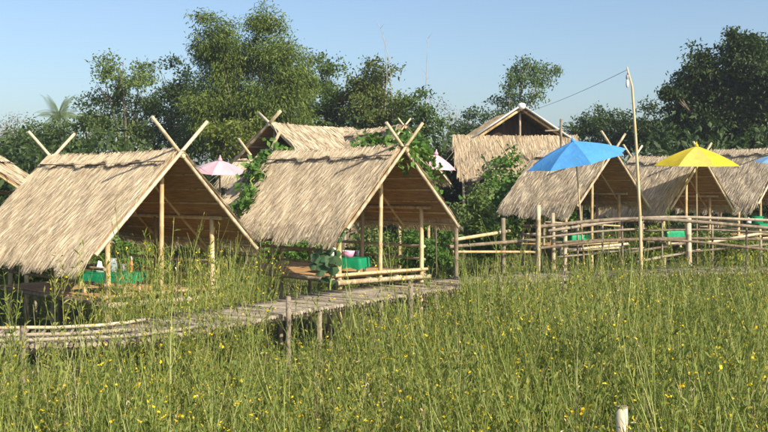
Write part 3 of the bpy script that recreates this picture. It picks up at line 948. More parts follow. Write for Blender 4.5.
# ------------------------------------------------------------------ leaves
def leaf_cloud(cen, spread, per, length, width, droop=0.3, up=0.0, fold=False, outward=None, wide_at=0.45):
    """per leaves round each centre; every leaf is its own little kite of four corners"""
    n = len(cen)
    c = np.repeat(cen, per, 0) + rng.normal(0, 1, (n * per, 3)) * np.repeat(spread, per, 0)
    d = rng.normal(0, 1, (n * per, 3))
    if outward is not None:
        d += np.repeat(outward, per, 0) * 0.9
    d[:, 2] += up
    d /= np.linalg.norm(d, axis=1)[:, None]
    d[:, 2] -= droop
    d /= np.linalg.norm(d, axis=1)[:, None]
    r = rng.normal(0, 1, (n * per, 3)) + np.array([0, 0, 0.8])
    s = np.cross(d, r)
    s /= np.linalg.norm(s, axis=1)[:, None] + 1e-9
    nn = np.cross(s, d)
    L = (length * rng.uniform(0.6, 1.35, n * per))[:, None]
    W = (width * rng.uniform(0.7, 1.3, n * per))[:, None]
    v = np.empty((n * per, 4, 3))
    v[:, 0] = c
    v[:, 1] = c + d * L * wide_at + s * W * 0.5 - nn * W * 0.12
    v[:, 2] = c + d * L - np.array([0, 0, 1.0]) * L * droop * 0.25
    v[:, 3] = c + d * L * wide_at - s * W * 0.5 - nn * W * 0.12
    q = np.arange(n * per * 4).reshape(-1, 4)
    return v.reshape(-1, 3), q


def lobe_points(lobes, dens, shell=0.55):
    """points through the outer volume of several ellipsoids (centre, radii)"""
    cs, ow = [], []
    for c, r in lobes:
        vol = (r[0] * r[1] * r[2]) ** (2 / 3)
        k = max(4, int(dens * 0.42 * vol))
        d = rng.normal(0, 1, (k, 3)); d /= np.linalg.norm(d, axis=1)[:, None]
        rad = shell + (1.05 - shell) * rng.random(k) ** 0.6
        rad *= 1 + 0.16 * np.sin(d[:, 0] * 5 + c[0]) * np.sin(d[:, 2] * 6 + c[2]) + rng.normal(0, 0.09, k)
        p = np.array(c) + d * np.array(r) * rad[:, None]
        m = 9
        p = np.repeat(p, m, 0) + rng.normal(0, 1, (k * m, 3)) * np.array([0.30, 0.30, 0.17]) * np.clip(r[0], 0.3, 1.2)
        cs.append(p)
        ow.append(np.repeat(d, m, 0))
    return np.concatenate(cs), np.concatenate(ow)


def tree(name, label, d, lobes_px, leaf, dens=26, per=26, L=0.26, W=0.11, spread=0.28, droop=0.35, trunk_px=None, shell=0.5, cat='tree', group=None, bark=None, r0=0.22, multi=1, depth=0.85, dz=0.0):
    """lobes_px: (x, y, half width, half height) in the picture at distance d"""
    lobes = []
    for i, (px, py, rx, ry) in enumerate(lobes_px):
        dd = d + random.uniform(-1.2, 1.2)
        c = P(px, py, dd)
        lobes.append(((c.x, c.y, c.z), (rx * d / F * 1.08, rx * d / F * depth, ry * d / F * 1.08)))
    bx = trunk_px if trunk_px is not None else sum(l[0] for l in lobes_px) / len(lobes_px)
    b = P(bx, 200, d)
    base = Vector((b.x, d, ground_z(b.x, d) - 0.1))
    t = empty(name, base, 0, label, cat, group)
    bv = np.array(base)
    # trunk and limbs
    m = MB()
    zt = max(l[0][2] for l in lobes)
    for k in range(multi):
        o = Vector((random.uniform(-.5, .5), random.uniform(-.4, .4), 0)) * (0 if multi == 1 else 1)
        mid = Vector((0.25 * random.uniform(-1, 1), 0.2, (zt - base.z) * 0.42)) + o * 1.5
        m.tube([o, mid * 0.5 + o * 0.3, mid], [r0, r0 * 0.8, r0 * 0.55], 8)
        for (c, r) in lobes[k::multi]:
            e = Vector(c) - base
            h = mid.lerp(e, 0.5) + Vector((random.uniform(-.2, .2), random.uniform(-.2, .2), 0.25))
            m.tube([mid * random.uniform(0.75, 1.0), h, e], [r0 * 0.45, r0 * 0.28, r0 * 0.1], 6)
            for _ in range(5):
                f = e + Vector((random.uniform(-1, 1) * r[0], random.uniform(-1, 1) * r[1], random.uniform(-.4, 1) * r[2])) * 0.75
                m.tube([h.lerp(e, random.uniform(0.2, 0.9)), f], [r0 * 0.12, r0 * 0.04], 5)
    m.build('trunk', bark or BARK, t)
    cen, ow = lobe_points(lobes, dens, shell)
    # sprays that leave the outline ragged
    v, q = leaf_cloud(cen - bv, np.full((len(cen), 3), spread * 0.62) * np.array([1, 1, 0.75]), per, L * 0.78, W * 0.78, droop, outward=ow)
    link_mesh('crown', np_mesh('crown', v, q, leaf), t)
    return t


tree('scrub_tree', 'pale thin scrub tree at the far left edge', 60, [(8, 138, 16, 18), (-10, 150, 20, 18), (24, 152, 14, 12)], LEAF_GREY, 22, 16, 0.2, 0.08, 0.4, group=None)
tree('scrub_tree', 'low dark scrub trees in front of the palm tree', 56, [(50, 140, 22, 15), (30, 150, 22, 18), (75, 138, 20, 18), (92, 128, 14, 18), (20, 165, 24, 18), (60, 160, 34, 18)], LEAF_MID, 26, 22, 0.24, 0.11, 0.32)
tree('broadleaf_tree', 'light green airy tree left of the dark one', 46, [(121, 74, 20, 16), (107, 88, 17, 14), (138, 92, 18, 17), (104, 112, 20, 16), (128, 118, 22, 18), (145, 120, 16, 22), (112, 142, 28, 18)], LEAF_LIGHT, 20, 24, 0.22, 0.09, 0.30, 0.3, 125)
tree('broadleaf_tree', 'dark narrow tree between the airy tree and the bamboo', 50, [(172, 84, 15, 18), (166, 108, 18, 22), (182, 112, 20, 26), (168, 138, 26, 22)], LEAF_DARK, 24, 26, 0.24, 0.1, 0.32, 0.3, 172)
tree('bamboo_clump', 'tallest bamboo clump with drooping sprays above the left huts', 44,
     [(216, 34, 14, 20), (208, 60, 17, 18), (232, 62, 20, 22), (270, 36, 17, 24), (256, 62, 20, 22), (288, 66, 18, 28), (300, 84, 12, 20), (270, 90, 26, 24), (222, 92, 24, 22), (240, 112, 28, 24), (205, 110, 18, 24), (285, 116, 24, 26), (212, 138, 26, 18), (262, 140, 30, 18)],
     LEAF_BAMBOO, 46, 34, 0.23, 0.06, 0.34, 0.6, 248, 0.3, group=None, r0=0.10, multi=6)
tree('shrub', 'yellowish green bush left of the dark gable', 38, [(226, 128, 20, 15), (248, 122, 15, 12), (212, 140, 16, 12), (236, 142, 24, 12)], LEAF_YELTREE, 26, 24, 0.2, 0.09, 0.24, 0.3, 232, cat='bush')
tree('broadleaf_tree', 'dark green tree right of the bamboo clump', 50, [(326, 74, 15, 14), (315, 98, 15, 16), (340, 92, 13, 12), (330, 112, 20, 18), (312, 126, 18, 18), (334, 140, 24, 14)], LEAF_MID, 24, 24, 0.25, 0.1, 0.32, 0.35, 324)
tree('broadleaf_tree', 'rusty topped tree behind the middle hut', 47, [(366, 76, 15, 12), (382, 84, 16, 14), (356, 94, 14, 14), (378, 106, 24, 18), (398, 108, 14, 14), (362, 122, 20, 16), (388, 128, 24, 16), (370, 145, 30, 14)], LEAF_RUST, 30, 24, 0.24, 0.1, 0.30, 0.35, 376)
tree('broadleaf_tree', 'round green tree just right of the rusty one', 45, [(421, 104, 15, 11), (412, 120, 15, 14), (428, 122, 13, 14), (416, 142, 20, 14)], LEAF_MID, 24, 22, 0.22, 0.1, 0.28, 0.35, 418)
tree('broadleaf_tree', 'grey half bare tree left of the tall straw house', 52, [(452, 116, 12, 12), (462, 128, 12, 12), (446, 134, 12, 12)], LEAF_GREY, 4, 8, 0.16, 0.06, 0.35, 0.2, 452, bark=BARK_PALE, r0=0.14)
tree('broadleaf_tree', 'dark low tree behind the left end of the tall straw house', 50, [(477, 124, 17, 10), (468, 142, 20, 14), (492, 135, 16, 14), (450, 158, 22, 14)], LEAF_DARK, 26, 24, 0.22, 0.1, 0.28, 0.35, 474)
tree('broadleaf_tree', 'slim airy tree rising behind the tall straw house', 52, [(524, 70, 14, 9), (541, 72, 12, 11), (510, 82, 12, 10), (532, 90, 16, 9), (512, 100, 12, 9), (504, 114, 12, 10), (500, 130, 14, 14)], LEAF_MID, 15, 22, 0.2, 0.09, 0.26, 0.3, 518, bark=BARK_PALE, r0=0.16)
tree('broadleaf_tree', 'round dark tree behind the hut by the blue umbrella', 56, [(604, 122, 19, 13), (592, 136, 18, 14), (618, 134, 20, 16)], LEAF_DARK, 30, 26, 0.24, 0.11, 0.28, 0.35, 604)
tree('broadleaf_tree', 'round dark tree right behind the bent lamp pole', 54, [(642, 118, 19, 13), (632, 134, 20, 16), (658, 130, 18, 17), (664, 142, 18, 14)], LEAF_DARK, 30, 26, 0.24, 0.11, 0.28, 0.35, 645)
tree('broadleaf_tree', 'largest dark tree towering behind the yellow umbrella at the right', 46,
     [(743, 44, 10, 14), (730, 56, 15, 14), (760, 58, 16, 16), (702, 66, 17, 14), (756, 66, 16, 16), (712, 90, 26, 20), (690, 100, 18, 20), (745, 92, 26, 24), (776, 86, 26, 30), (700, 124, 28, 22), (738, 124, 30, 22), (775, 128, 26, 26), (672, 92, 8, 6), (694, 146, 26, 16), (740, 150, 34, 14)],
     LEAF_DARK, 46, 30, 0.24, 0.11, 0.28, 0.35, 738, 0.3, r0=0.3)

# coconut palm far off on the left
pb = P(62, 190, 105.0)
palm = empty('palm_tree', (pb.x, 105.0, 0.45), 0, 'coconut palm far off behind the left huts', 'palm')
ptop = P(59, 114, 105.0) - Vector(palm.location)
MB().tube([(0, 0, 0), (0.3, 0, ptop.z * 0.5), ptop], [0.22, 0.17, 0.14], 8).build('trunk', BARK_PALE, palm)
for k in range(26):
    a = 2 * math.pi * k / 26 + random.uniform(-.15, .15)
    el = random.uniform(-0.7, 1.4)
    L = random.uniform(2.3, 3.0)
    vv, qq, rach = [], [], []
    prev = None
    for i in range(11):
        u = i / 10
        hor = L * u * math.cos(el * (1 - 0.35 * u))
        z = L * u * math.sin(el) - 1.5 * u ** 2.2 * max(math.cos(el), 0.3)
        p = Vector((ptop.x + hor * math.cos(a), ptop.y + hor * math.sin(a), ptop.z + z))
        rach.append(p)
    m = MB()
    m.tube(rach, [0.035 * (1 - 0.8 * i / 10) for i in range(11)], 4, 0)
    sd = Vector((-math.sin(a), math.cos(a), 0))
    fw = Vector((math.cos(a), math.sin(a), 0))
    for i in range(1, 11):
        for h in (0.0, 0.5):
            p = rach[i - 1].lerp(rach[i], h + 0.25)
            for s in (-1, 1):
                ll = 0.75 * math.sin(math.pi * min(1, (i + h) / 11 + 0.12)) + 0.12
                tip = p + sd * s * ll * 0.55 + fw * ll * 0.4 - Vector((0, 0, ll * 0.75))
                m.face([p - fw * 0.03, p.lerp(tip, 0.5) + fw * 0.03, tip, p.lerp(tip, 0.5) - fw * 0.03])
    m.build('frond', LEAF_LIGHT, palm, False)

# bare bamboo tips against the sky
def bare_stem(label, pts, d, r):
    q = [P(x, y, d) for x, y in pts]
    b = Vector((q[0].x, d, 0.4))
    r *= 0.6
    t = empty('bare_stem', b, 0, label, 'stem')
    MB().tube([Vector((0, 0, 0))] + [p - b for p in q], [r] + [r * (1 - 0.8 * i / len(q)) for i in range(len(q))], 6).build('shaft', BARK_PALE, t)
    m = MB()
    for i in range(1, len(q)):
        for s in (-1, 1):
            a = q[i - 1].lerp(q[i], random.random()) - b
            m.tube([a, a + Vector((s * random.uniform(.1, .35), 0, random.uniform(.15, .5)))], [r * 0.35, r * 0.1], 4)
    tag(m.build('twigs', BARK_PALE, t), kind='stuff')


bare_stem('thin bare stem bending left above the rusty tree', [(393, 120), (391, 80), (388, 55), (381, 30), (377, 22)], 45, 0.03)
bare_stem('second thin bare stem above the rusty tree', [(385, 110), (387, 75), (385, 50), (386, 38)], 45.5, 0.025)
bare_stem('straight thin bare stem rising above the round green tree', [(426, 120), (426, 85), (427, 55), (428, 38)], 46, 0.028)

# dense growth closing the view behind the huts
cs = []
for k in range(1900):
    d = random.uniform(40, 46)
    px = random.uniform(-90, 860)
    zt = 4.3 + 0.7 * math.sin(px * 0.02) + 0.5 * math.sin(px * 0.057 + 1) + (-0.2 if px < 110 else 0)
    p = P(px, 186, d)
    cs.append((p.x, d, random.uniform(0.5, max(1.5, zt))))
cs = np.array(cs)
v, q = leaf_cloud(cs, np.full((len(cs), 3), 0.55), 30, 0.34, 0.16, 0.35)
th = link_mesh('thicket', np_mesh('thicket', v, q, LEAF_DARK))
tag(th, 'dark green undergrowth filling the tree line behind the huts', 'undergrowth', kind='stuff')

for i, (px, py, rx, ry, d, lf, lab) in enumerate([
    (20, 262, 30, 26, 23.0, LEAF_LIGHT, 'pale green bush seen below the eave at the left edge'),
    (120, 255, 26, 30, 23.5, LEAF_VINE, 'leafy bush behind the table of the left hut'),
    (180, 255, 30, 28, 23.0, LEAF_LIGHT, 'bush with light leaves behind the right post of the left hut'),
    (235, 225, 22, 34, 25.0, LEAF_LIGHT, 'bush below the pale pink umbrella'),
    (300, 250, 30, 18, 25.5, LEAF_VINE, 'low bush behind the left side of the middle hut'),
    (365, 240, 26, 22, 26.0, LEAF_LIGHT, 'light bush behind the table of the middle hut'),
    (425, 245, 30, 24, 25.5, LEAF_VINE, 'bush behind the right post of the middle hut'),
    (470, 205, 26, 34, 26.5, LEAF_LIGHT, 'tall leafy bush just right of the middle hut'),
    (490, 235, 26, 22, 25.8, LEAF_MID, 'dark bush behind the low brown railing'),
    (610, 248, 34, 14, 33.5, LEAF_MID, 'low bush behind the hut by the blue umbrella'),
    (650, 246, 22, 12, 28.2, LEAF_YEL, 'yellowish bush between the blue and the yellow umbrella'),
    (712, 244, 26, 12, 29.4, LEAF_MID, 'low bush just behind the pole of the yellow umbrella'),
    (745, 250, 26, 14, 28.8, LEAF_YEL, 'yellow flecked bush behind the railing at the right edge'),
    (700, 232, 44, 14, 38.5, LEAF_DARK, 'dark bush behind the hut with the yellow umbrella')]):
    tree('shrub', lab, d, [(px, py, rx * 0.6, ry), (px - rx * 0.4, py + ry * 0.3, rx * 0.5, ry * 0.7), (px + rx * 0.4, py + ry * 0.25, rx * 0.5, ry * 0.75)], lf, 60, 18, 0.16, 0.075, 0.16, 0.3, px, 0.3, 'bush', None, None, 0.03, 2)


# ------------------------------------------------------------------ climbers on the roofs
def vine(label, pts, spread, n, L=0.17, W=0.14, mat=None, name='climbing_vine', sp=0.10, per=7):
    pts = [P(*p) for p in pts]
    base = pts[0].copy()
    t = empty(name, base, 0, label, 'vine')
    m = MB()
    fine = []
    for a, b in zip(pts, pts[1:]):
        for k in range(6):
            fine.append(a.lerp(b, k / 6) + Vector((random.uniform(-.05, .05), random.uniform(-.05, .05), random.uniform(-.05, .05))))
    fine.append(pts[-1])
    m.tube([p - base for p in fine], 0.016, 5)
    m.build('stem', STEM, t)
    seg = np.array([tuple(p - base) for p in fine])
    idx = rng.integers(0, len(seg) - 1, n)
    f = rng.random(n)[:, None]
    cen = seg[idx] * (1 - f) + seg[idx + 1] * f + rng.normal(0, 1, (n, 3)) * np.array(spread)
    v, q = leaf_cloud(cen, np.full((n, 3), sp), per, L, W, 0.55, 0.2, wide_at=0.38, outward=np.tile(np.array([0.35, -0.7, 0.3]), (n, 1)))
    link_mesh('foliage', np_mesh('foliage', v, q, mat or LEAF_VINE), t)
    return t


vine('green climber creeping down the left edge of the middle straw roof', [(238, 214, 20.9), (246, 200, 21.0), (252, 182, 21.4), (256, 166, 21.9), (268, 154, 22.3), (277, 150, 22.5)], (0.08, 0.07, 0.07), 48, 0.16, 0.13)
vine('green climber bunched behind the ridge of the middle hut', [(364, 150, 21.2), (374, 145, 21.2), (388, 142, 21.0), (400, 146, 20.6)], (0.12, 0.10, 0.05), 50, 0.14, 0.11)
vine('green climber hanging over the right gable edge of the middle hut', [(402, 162, 19.1), (404, 150, 19.5), (418, 146, 20.2), (426, 160, 20.6), (428, 178, 20.9), (434, 200, 21.2)], (0.12, 0.10, 0.11), 70, 0.14, 0.11)
vine('large leafy climber covering the lean-to of the tall straw house', [(470, 235, 29.5), (488, 215, 30.0), (505, 195, 30.5), (520, 190, 31.0), (532, 180, 31.5), (510, 190, 32.0), (492, 200, 32)], (0.36, 0.3, 0.22), 260, 0.19, 0.14, sp=0.16)
vine('leafy climber between the blue umbrella and the lean-to', [(560, 176, 30.0), (545, 180, 30.0), (530, 188, 29.8), (515, 203, 29.5), (505, 222, 29.0), (500, 240, 29.0)], (0.28, 0.25, 0.20), 200, 0.19, 0.14, sp=0.15)
vine('thin climber under the eave of the hut by the blue umbrella', [(536, 215, 28.0), (550, 210, 28.4), (565, 212, 28.6), (572, 216, 28.6)], (0.10, 0.10, 0.06), 40, 0.16, 0.13)
vine('loose green shoots on the straw lean-to of the tall house', [(488, 180, 34.2), (493, 168, 34.6), (510, 160, 34.8), (513, 150, 35.4)], (0.14, 0.10, 0.14), 40, 0.17, 0.12)

# big leaved gourd plant at the left front corner of the middle hut
gb = P(330, 290, 18.5)
gourd = empty('gourd_plant', (gb.x, gb.y, WZ - 0.1), 0, 'gourd plant with large round drooping leaves at the corner post of the middle hut', 'plant')
go = Vector(gourd.location)
MB().tube([Vector((0, 0, -0.6)), Vector((0.0, 0, 0.2)), P(333, 262, 18.5) - go, P(341, 240, 18.6) - go, P(343, 228, 18.6) - go], 0.018, 6).build('stem', STEM, gourd)
for (px, py, sz, tz) in ((316, 258, .20, .2), (325, 256, .24, -.3), (334, 259, .22, .5), (323, 267, .23, 0), (333, 270, .20, -.4), (314, 266, .17, .6), (339, 262, .16, .2), (326, 279, .19, .1), (332, 282, .15, -.3), (319, 251, .16, -.6), (330, 250, .15, .4), (337, 254, .15, -.2), (329, 263, .17, .7), (320, 273, .16, -.5), (342, 234, .14, .3), (339, 240, .13, -.5), (345, 229, .11, .2)):
    sz *= 0.58
    c = P(px, py, 18.4 + random.uniform(-.15, .2)) - go
    M = Matrix.Rotation(tz, 3, 'Z') @ Matrix.Rotation(R(58) + random.uniform(-.5, .4), 3, 'X') @ Matrix.Rotation(random.uniform(-.4, .4), 3, 'Y')
    m = MB()
    rim = []
    for k in range(14):
        a = 2 * math.pi * k / 14
        rr = sz * (0.92 + 0.12 * math.cos(5 * a)) * (1 - 0.35 * math.exp(-((a - math.pi / 2) / 0.35) ** 2))
        rim.append(c + M @ Vector((rr * math.cos(a), rr * math.sin(a), -0.25 * rr * abs(math.cos(a)))))
    top = c + M @ Vector((0, 0.02, 0.02))
    b0 = len(m.v)
    m.v += rim + [top]
    for k in range(14):
        m.f.append((b0 + k, b0 + (k + 1) % 14, b0 + 14)); m.m.append(0)
    m.build('leaf', LEAF_GOURD, gourd)


# ------------------------------------------------------------------ weeds
def weed(h, nb, nl, nf, lw=0.022, ll=0.10, bend=0.12, low=0.1, r=0.006, rise=(0.2, 1.8), fl=0.03):
    """an upright weed: stem, thin side shoots, small narrow leaves, a few flowers near the tips"""
    V, Q, M = [], [], []
    cnt = [0]

    def add(v, q, m):
        b = cnt[0]
        V.append(np.array(v)); cnt[0] += len(v)
        for a in q: Q.append(tuple(b + i for i in a)); M.append(m)

    def tube(pts, rad, mat):
        ring = []
        for i, p in enumerate(pts):
            for k in range(3):
                a = 2 * math.pi * k / 3
                ring.append((p[0] + rad[i] * math.cos(a), p[1] + rad[i] * math.sin(a), p[2]))
        q = []
        for i in range(len(pts) - 1):
            for k in range(3):
                k2 = (k + 1) % 3
                q.append((3 * i + k, 3 * i + k2, 3 * i + 3 + k2, 3 * i + 3 + k))
        add(ring, q, mat)
    bx, by = random.gauss(0, bend), random.gauss(0, bend)
    stem = lambda u: np.array([bx * u * u * h, by * u * u * h, u * h * (1 - 0.1 * (bx * bx + by * by))])
    tube([stem(u) for u in (0, 0.5, 1.0)], [r, r * 0.7, r * 0.3], 0)
    axes = [stem]
    for k in range(nb):
        u0 = random.uniform(0.3, 0.9)
        a = random.uniform(0, 6.28)
        L = h * random.uniform(0.14, 0.34)
        s = stem(u0)
        e = s + np.array([math.cos(a) * L * 0.5, math.sin(a) * L * 0.5, L * 0.85])
        mid = s * 0.5 + e * 0.5 + np.array([math.cos(a), math.sin(a), -0.4]) * L * 0.1
        f = (lambda s, mid, e: (lambda u: s * (1 - u) ** 2 + mid * 2 * u * (1 - u) + e * u * u))(s, mid, e)
        sd = np.array([-math.sin(a), math.cos(a), 0.3]) * r * 0.5
        pts = [f(0), f(0.5), f(1)]
        add([pts[0] - sd, pts[0] + sd, pts[1] - sd * .8, pts[1] + sd * .8, pts[2] - sd * .4, pts[2] + sd * .4], [(0, 1, 3, 2), (2, 3, 5, 4)], 0)
        axes.append(f)

    def kite(p, d, L, W, mat):
        d = d / np.linalg.norm(d)
        s = np.cross(d, np.array([random.gauss(0, .6), random.gauss(0, .6), 1.0]))
        s /= np.linalg.norm(s) + 1e-9
        add([p, p + d * L * 0.45 + s * W / 2, p + d * L + np.array([0, 0, -0.15 * L]), p + d * L * 0.45 - s * W / 2], [(0, 1, 2, 3)], mat)
    for k in range(nl):
        f, lo = (axes[0], low) if random.random() < 0.4 or len(axes) == 1 else (random.choice(axes[1:]), 0.15)
        u = random.uniform(lo, 1.0)
        a = random.uniform(0, 6.28)
        kite(f(u), np.array([math.cos(a), math.sin(a), random.uniform(*rise)]), ll * random.uniform(0.6, 1.3), lw * random.uniform(0.7, 1.3), 1)
    for k in range(nf):
        f = random.choice(axes)
        p = f(random.uniform(0.7, 1.0))
        for j in range(2):
            a = random.uniform(0, 6.28)
            kite(p + np.array([0, 0, 0.005 * j]), np.array([math.cos(a), math.sin(a), random.uniform(-0.2, 0.8)]), fl * random.uniform(.7, 1.3), fl * 0.85, 2)
    return np.concatenate(V), np.array(Q), np.array(M)


def grass_tuft(h, nbl):
    V, Q, M = [], [], []
    for k in range(nbl):
        a = random.uniform(0, 6.28)
        o = np.array([random.gauss(0, .04), random.gauss(0, .04), 0])
        d = np.array([math.cos(a), math.sin(a), 0])
        s = np.array([-d[1], d[0], 0]) * 0.0042
        L = h * random.uniform(0.6, 1.1)
        lean = random.uniform(0.08, 0.4)
        b = 6 * k
        p1 = o + d * lean * L * 0.3 + np.array([0, 0, L * 0.55])
        p2 = o + d * lean * L + np.array([0, 0, L * random.uniform(0.8, 0.98)])
        V += [o - s, o + s, p1 - s, p1 + s, p2 - s * 0.2, p2 + s * 0.2]
        Q += [(b, b + 1, b + 3, b + 2), (b + 2, b + 3, b + 5, b + 4)]
        M += [1, 1]
    return np.array(V), np.array(Q), np.array(M)


variants = []
for k in range(12):      # slender upright stalks with feathery tops
    variants.append((0.62, weed(1.0, random.randint(6, 8), 42, random.choice([0, 1, 2, 5]), 0.018, 0.066, 0.14, 0.15, 0.0048, fl=0.026)))
for k in range(4):       # bushier low plants
    variants.append((0.30, weed(0.72, 5, 44, 1, 0.028, 0.07, 0.2, 0.05, 0.005)))
for k in range(3):
    variants.append((0.22, grass_tuft(0.95, 18)))
for k in range(5):       # wispy plumes standing above the rest
    variants.append((0.20, weed(1.32, 12, 34, random.choice([0, 2, 3]), 0.010, 0.05, 0.16, 0.3, 0.0048, (0.6, 2.6), 0.024)))
for k in range(3):       # dry pale stalks
    V_, Q_, M_ = weed(1.05, 7, 16, 0, 0.012, 0.05, 0.12, 0.4, 0.004)
    variants.append((0.12, (V_, Q_, np.full(len(M_), 3))))

path_xy = np.array([(p.x, p.y) for p in path])


def scatter_field(N):
    d = np.sqrt(rng.uniform(5.5 ** 2, 24 ** 2, N))
    x = rng.uniform(-0.46, 0.46, N) * d
    # keep to the near side of the boardwalk
    yb = np.interp(x, path_xy[:, 0], path_xy[:, 1])
    gap = yb - d
    ppx = 384 + x / d * F
    ok = (gap > 0.12) & ~((abs(ppx - 622) < 42) & (d < 8.5)) & ~((abs(ppx - 411) < 9) & (gap < 3)) & ~((abs(ppx - 288) < 9) & (gap < 3))
    pat = 0.5 + 0.5 * np.sin(x * 1.7 + 2 * np.sin(d * 0.8)) * np.sin(d * 1.3 + 1.5 * np.sin(x * 1.1))
    ok &= rng.random(N) < 0.35 + 0.75 * pat
    return x[ok], d[ok], gap[ok]


X, Y, G = scatter_field(19500)
px = 384 + X / Y * F
hgt = rng.normal(1.17, 0.22, len(X)) + 0.14 * np.sin(X * 0.9 + Y * 0.5) * np.sin(Y * 0.7 - X * 0.3)
# shorter growth right before the boardwalk so its edge and the dark space below stay open
openpart = np.clip((px - 235) / 40, 0, 1) * np.clip((450 - px) / 50, 0, 1)
leftpart = np.clip((120 - px) / 60, 0, 1)
midpart = np.clip((px - 95) / 50, 0, 1) * np.clip((265 - px) / 40, 0, 1)
hgt *= 1 - openpart * (1 - np.clip(G / 4.0, 0, 1)) * 0.56 - leftpart * (1 - np.clip(G / 2.2, 0, 1)) * 0.38
hgt += midpart * np.clip(1 - G / 4.5, 0, 1) * rng.choice([0.0, 0.25, 0.6, 0.9], len(X), p=[0.35, 0.3, 0.22, 0.13])
hgt = np.where(px > 460, hgt * 1.06, hgt)
hgt *= 1 + 0.16 * np.sin(X * 1.9 + 1.0 + 0.6 * np.sin(Y)) * np.sin(Y * 1.5) + 0.08 * np.sin(X * 4.3) * np.sin(Y * 3.7 + 1)
hgt += 0.22 * np.exp(-((px - 500) / 60) ** 2) * np.clip(1 - G / 5, 0, 1)
hgt = np.clip(hgt, 0.3, 2.1)
w = np.array([a for a, _ in variants]); w /= w.sum()
kind = rng.choice(len(variants), len(X), p=w)


def merge(sel_list):
    AV, AQ, AM = [], [], []
    off = 0
    for k, (xs, ys, hs, zs) in sel_list:
        V, Q, M = variants[k][1]
        n = len(xs)
        if n == 0: continue
        a = rng.uniform(0, 2 * math.pi, n)
        tx, ty = rng.normal(0, 0.15, n), rng.normal(0, 0.15, n)
        ca, sa = np.cos(a), np.sin(a)
        vx = V[None, :, 0] * ca[:, None] - V[None, :, 1] * sa[:, None]
        vy = V[None, :, 0] * sa[:, None] + V[None, :, 1] * ca[:, None]
        vz = np.repeat(V[None, :, 2], n, 0)
        wv = rng.uniform(0.85, 1.25, n)[:, None]
        O = np.stack([vx * wv + tx[:, None] * vz * hs[:, None] + xs[:, None], vy * wv + ty[:, None] * vz * hs[:, None] + ys[:, None], vz * hs[:, None] + zs[:, None] - 0.03], -1)
        AV.append(O.reshape(-1, 3))
        AQ.append((Q[None] + (off + np.arange(n) * len(V))[:, None, None]).reshape(-1, 4))
        AM.append(np.tile(M, n))
        off += n * len(V)
    return np.concatenate(AV), np.concatenate(AQ), np.concatenate(AM)


zf = np.zeros(len(X))
v, q, mm = merge([(k, (X[kind == k], Y[kind == k], hgt[kind == k], zf[kind == k])) for k in range(len(variants))])
fld = link_mesh('field_weeds', np_mesh('field_weeds', v, q, [STEM, LEAF_WEED, FLOWER, DRY], mm))
tag(fld, 'dense green weeds and grass flecked with small yellow flowers filling the foreground', 'weeds', kind='stuff')

# sparser growth behind the boardwalk, round and between the huts
N = 3000
d = rng.uniform(13, 40, N); x = rng.uniform(-0.45, 0.45, N) * d
# a thick stand between the boardwalk and the left hut
da = rng.uniform(14.2, 19.5, 900); xa = (rng.uniform(112, 268, 900) - 384) / F * da
d = np.concatenate([d, da]); x = np.concatenate([x, xa])
yb = np.interp(x, path_xy[:, 0], path_xy[:, 1])
ok = (d - yb > 2.3) & ~((384 + x / d * F > 275) & (384 + x / d * F < 470) & (d < 24))
for h, W2, L in ((h1, 1.25, 4.0), (h2, 1.25, 4.2), (h3, 1.2, 3.2), (h4, 1.2, 3.2), (h5, 1.2, 3.0)):
    ca, sa = math.cos(h.rotation_euler.z), math.sin(h.rotation_euler.z)
    lx = (x - h.location.x) * ca + (d - h.location.y) * sa
    ly = -(x - h.location.x) * sa + (d - h.location.y) * ca
    ok &= ~((abs(lx) < W2) & (ly > -0.15) & (ly < L))
x, d = x[ok], d[ok]
ppx = 384 + x / d * F
ok2 = ~((ppx < 108) & (d < 21))
x, d = x[ok2], d[ok2]
ppx = ppx[ok2]
kk = rng.choice(len(variants), len(x), p=w)
hh = rng.normal(0.9, 0.2, len(x)) + np.where((ppx > 110) & (ppx < 268) & (d < 22), rng.choice([0.0, 0.35, 0.7, 1.0], len(x)), 0)
zz = np.array([ground_z(a, b) for a, b in zip(x, d)])
v, q, mm = merge([(k, (x[kk == k], d[kk == k], hh[kk == k], zz[kk == k])) for k in range(len(variants))])
f2 = link_mesh('weeds_between_huts', np_mesh('weeds_between_huts', v, q, [STEM, LEAF_WEED, FLOWER, DRY], mm))
tag(f2, 'rough green weeds growing between and behind the huts', 'weeds', kind='stuff')

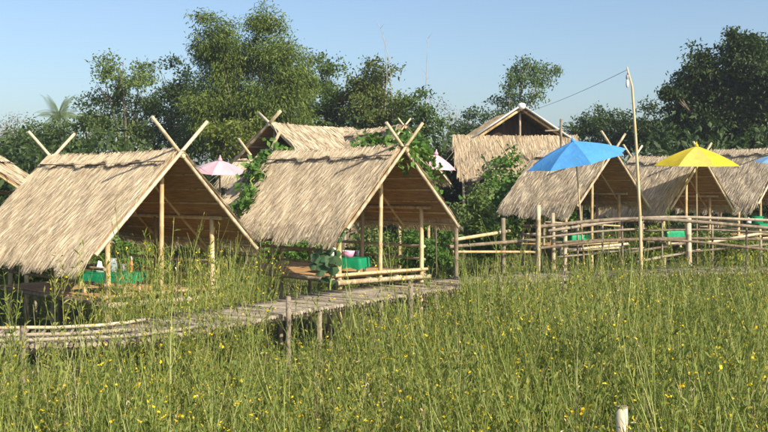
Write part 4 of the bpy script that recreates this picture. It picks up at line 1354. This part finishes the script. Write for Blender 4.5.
# taller stalks that stick out of the field in front of the left hut and the boardwalk
tall_v = [weed(1.9, 9, 70, 5, 0.02, 0.10, 0.07, 0.25, 0.008) for _ in range(6)]
tall_me = [np_mesh('stalk', a, b, [STEM, LEAF_WEED, FLOWER, DRY], c) for a, b, c in tall_v]
spots = [(8, 262, 12.5), (22, 285, 13.2), (50, 270, 12.8), (66, 252, 13.0), (84, 275, 13.4), (100, 260, 12.6), (118, 292, 13.2), (135, 268, 13.6), (150, 236, 13.4), (163, 262, 13.9), (176, 246, 14.4), (186, 258, 14.0), (197, 238, 14.6), (204, 256, 14.8),
         (216, 250, 15.2), (224, 266, 15.0), (236, 262, 15.6), (252, 270, 15.8), (262, 285, 16.0), (300, 286, 16.6), (322, 292, 17.2), (355, 286, 17.8), (381, 290, 18.4), (438, 272, 20.0), (462, 262, 20.8), (490, 260, 21.0), (517, 258, 22.2), (548, 250, 22.6), (585, 255, 23.0), (612, 248, 23.6), (655, 246, 24.0), (672, 254, 23.8), (705, 250, 24.0), (728, 248, 24.2), (752, 256, 24.4)]
for i, (sx, sy, d) in enumerate(spots):
    d -= 1.6
    for _ in range(3):
        yb_ = float(np.interp((sx - 384) / F * d, path_xy[:, 0], path_xy[:, 1]))
        d = min(d, yb_ - random.uniform(0.15, 0.9))
    p = P(sx, sy, d)
    left = sx < 270
    o = link_mesh('weed_stalk', tall_me[i % 6])
    o.location = (p.x, d, -0.03)
    s = p.z / 1.9
    o.scale = (0.9, 0.9, s)
    o.rotation_euler = (random.gauss(0, .03), random.gauss(0, .03), random.uniform(0, 6.28))
    if left:
        tag(o, 'tall slender weed stalk standing up in front of the left hut', 'weed', 'tall weed stalks before the left hut')
    elif sx < 400:
        tag(o, 'weed stalk rising before the boardwalk of the middle hut', 'weed', 'weed stalks before the middle hut')
    else:
        tag(o, 'weed stalk rising from the field before the right part of the boardwalk', 'weed', 'weed stalks before the right part of the boardwalk')

# ------------------------------------------------------------------ thin morning haze
hz = MB().box((0, 320, 6.2), (1040, 800, 15.0)).build('haze', [])
hm = bpy.data.materials.new('haze_air')
hm.use_nodes = True
hn = hm.node_tree
hn.nodes.remove(hn.nodes['Principled BSDF'])
hv = hn.nodes.new('ShaderNodeVolumePrincipled')
hv.inputs['Color'].default_value = (0.85, 0.91, 1.0, 1)
hv.inputs['Density'].default_value = 0.0007
hv.inputs['Anisotropy'].default_value = 0.2
hn.links.new(hv.outputs[0], hn.nodes['Material Output'].inputs['Volume'])
hz.data.materials.append(hm)
tag(hz, 'thin bright morning haze hanging over the field and trees', 'haze', kind='stuff')
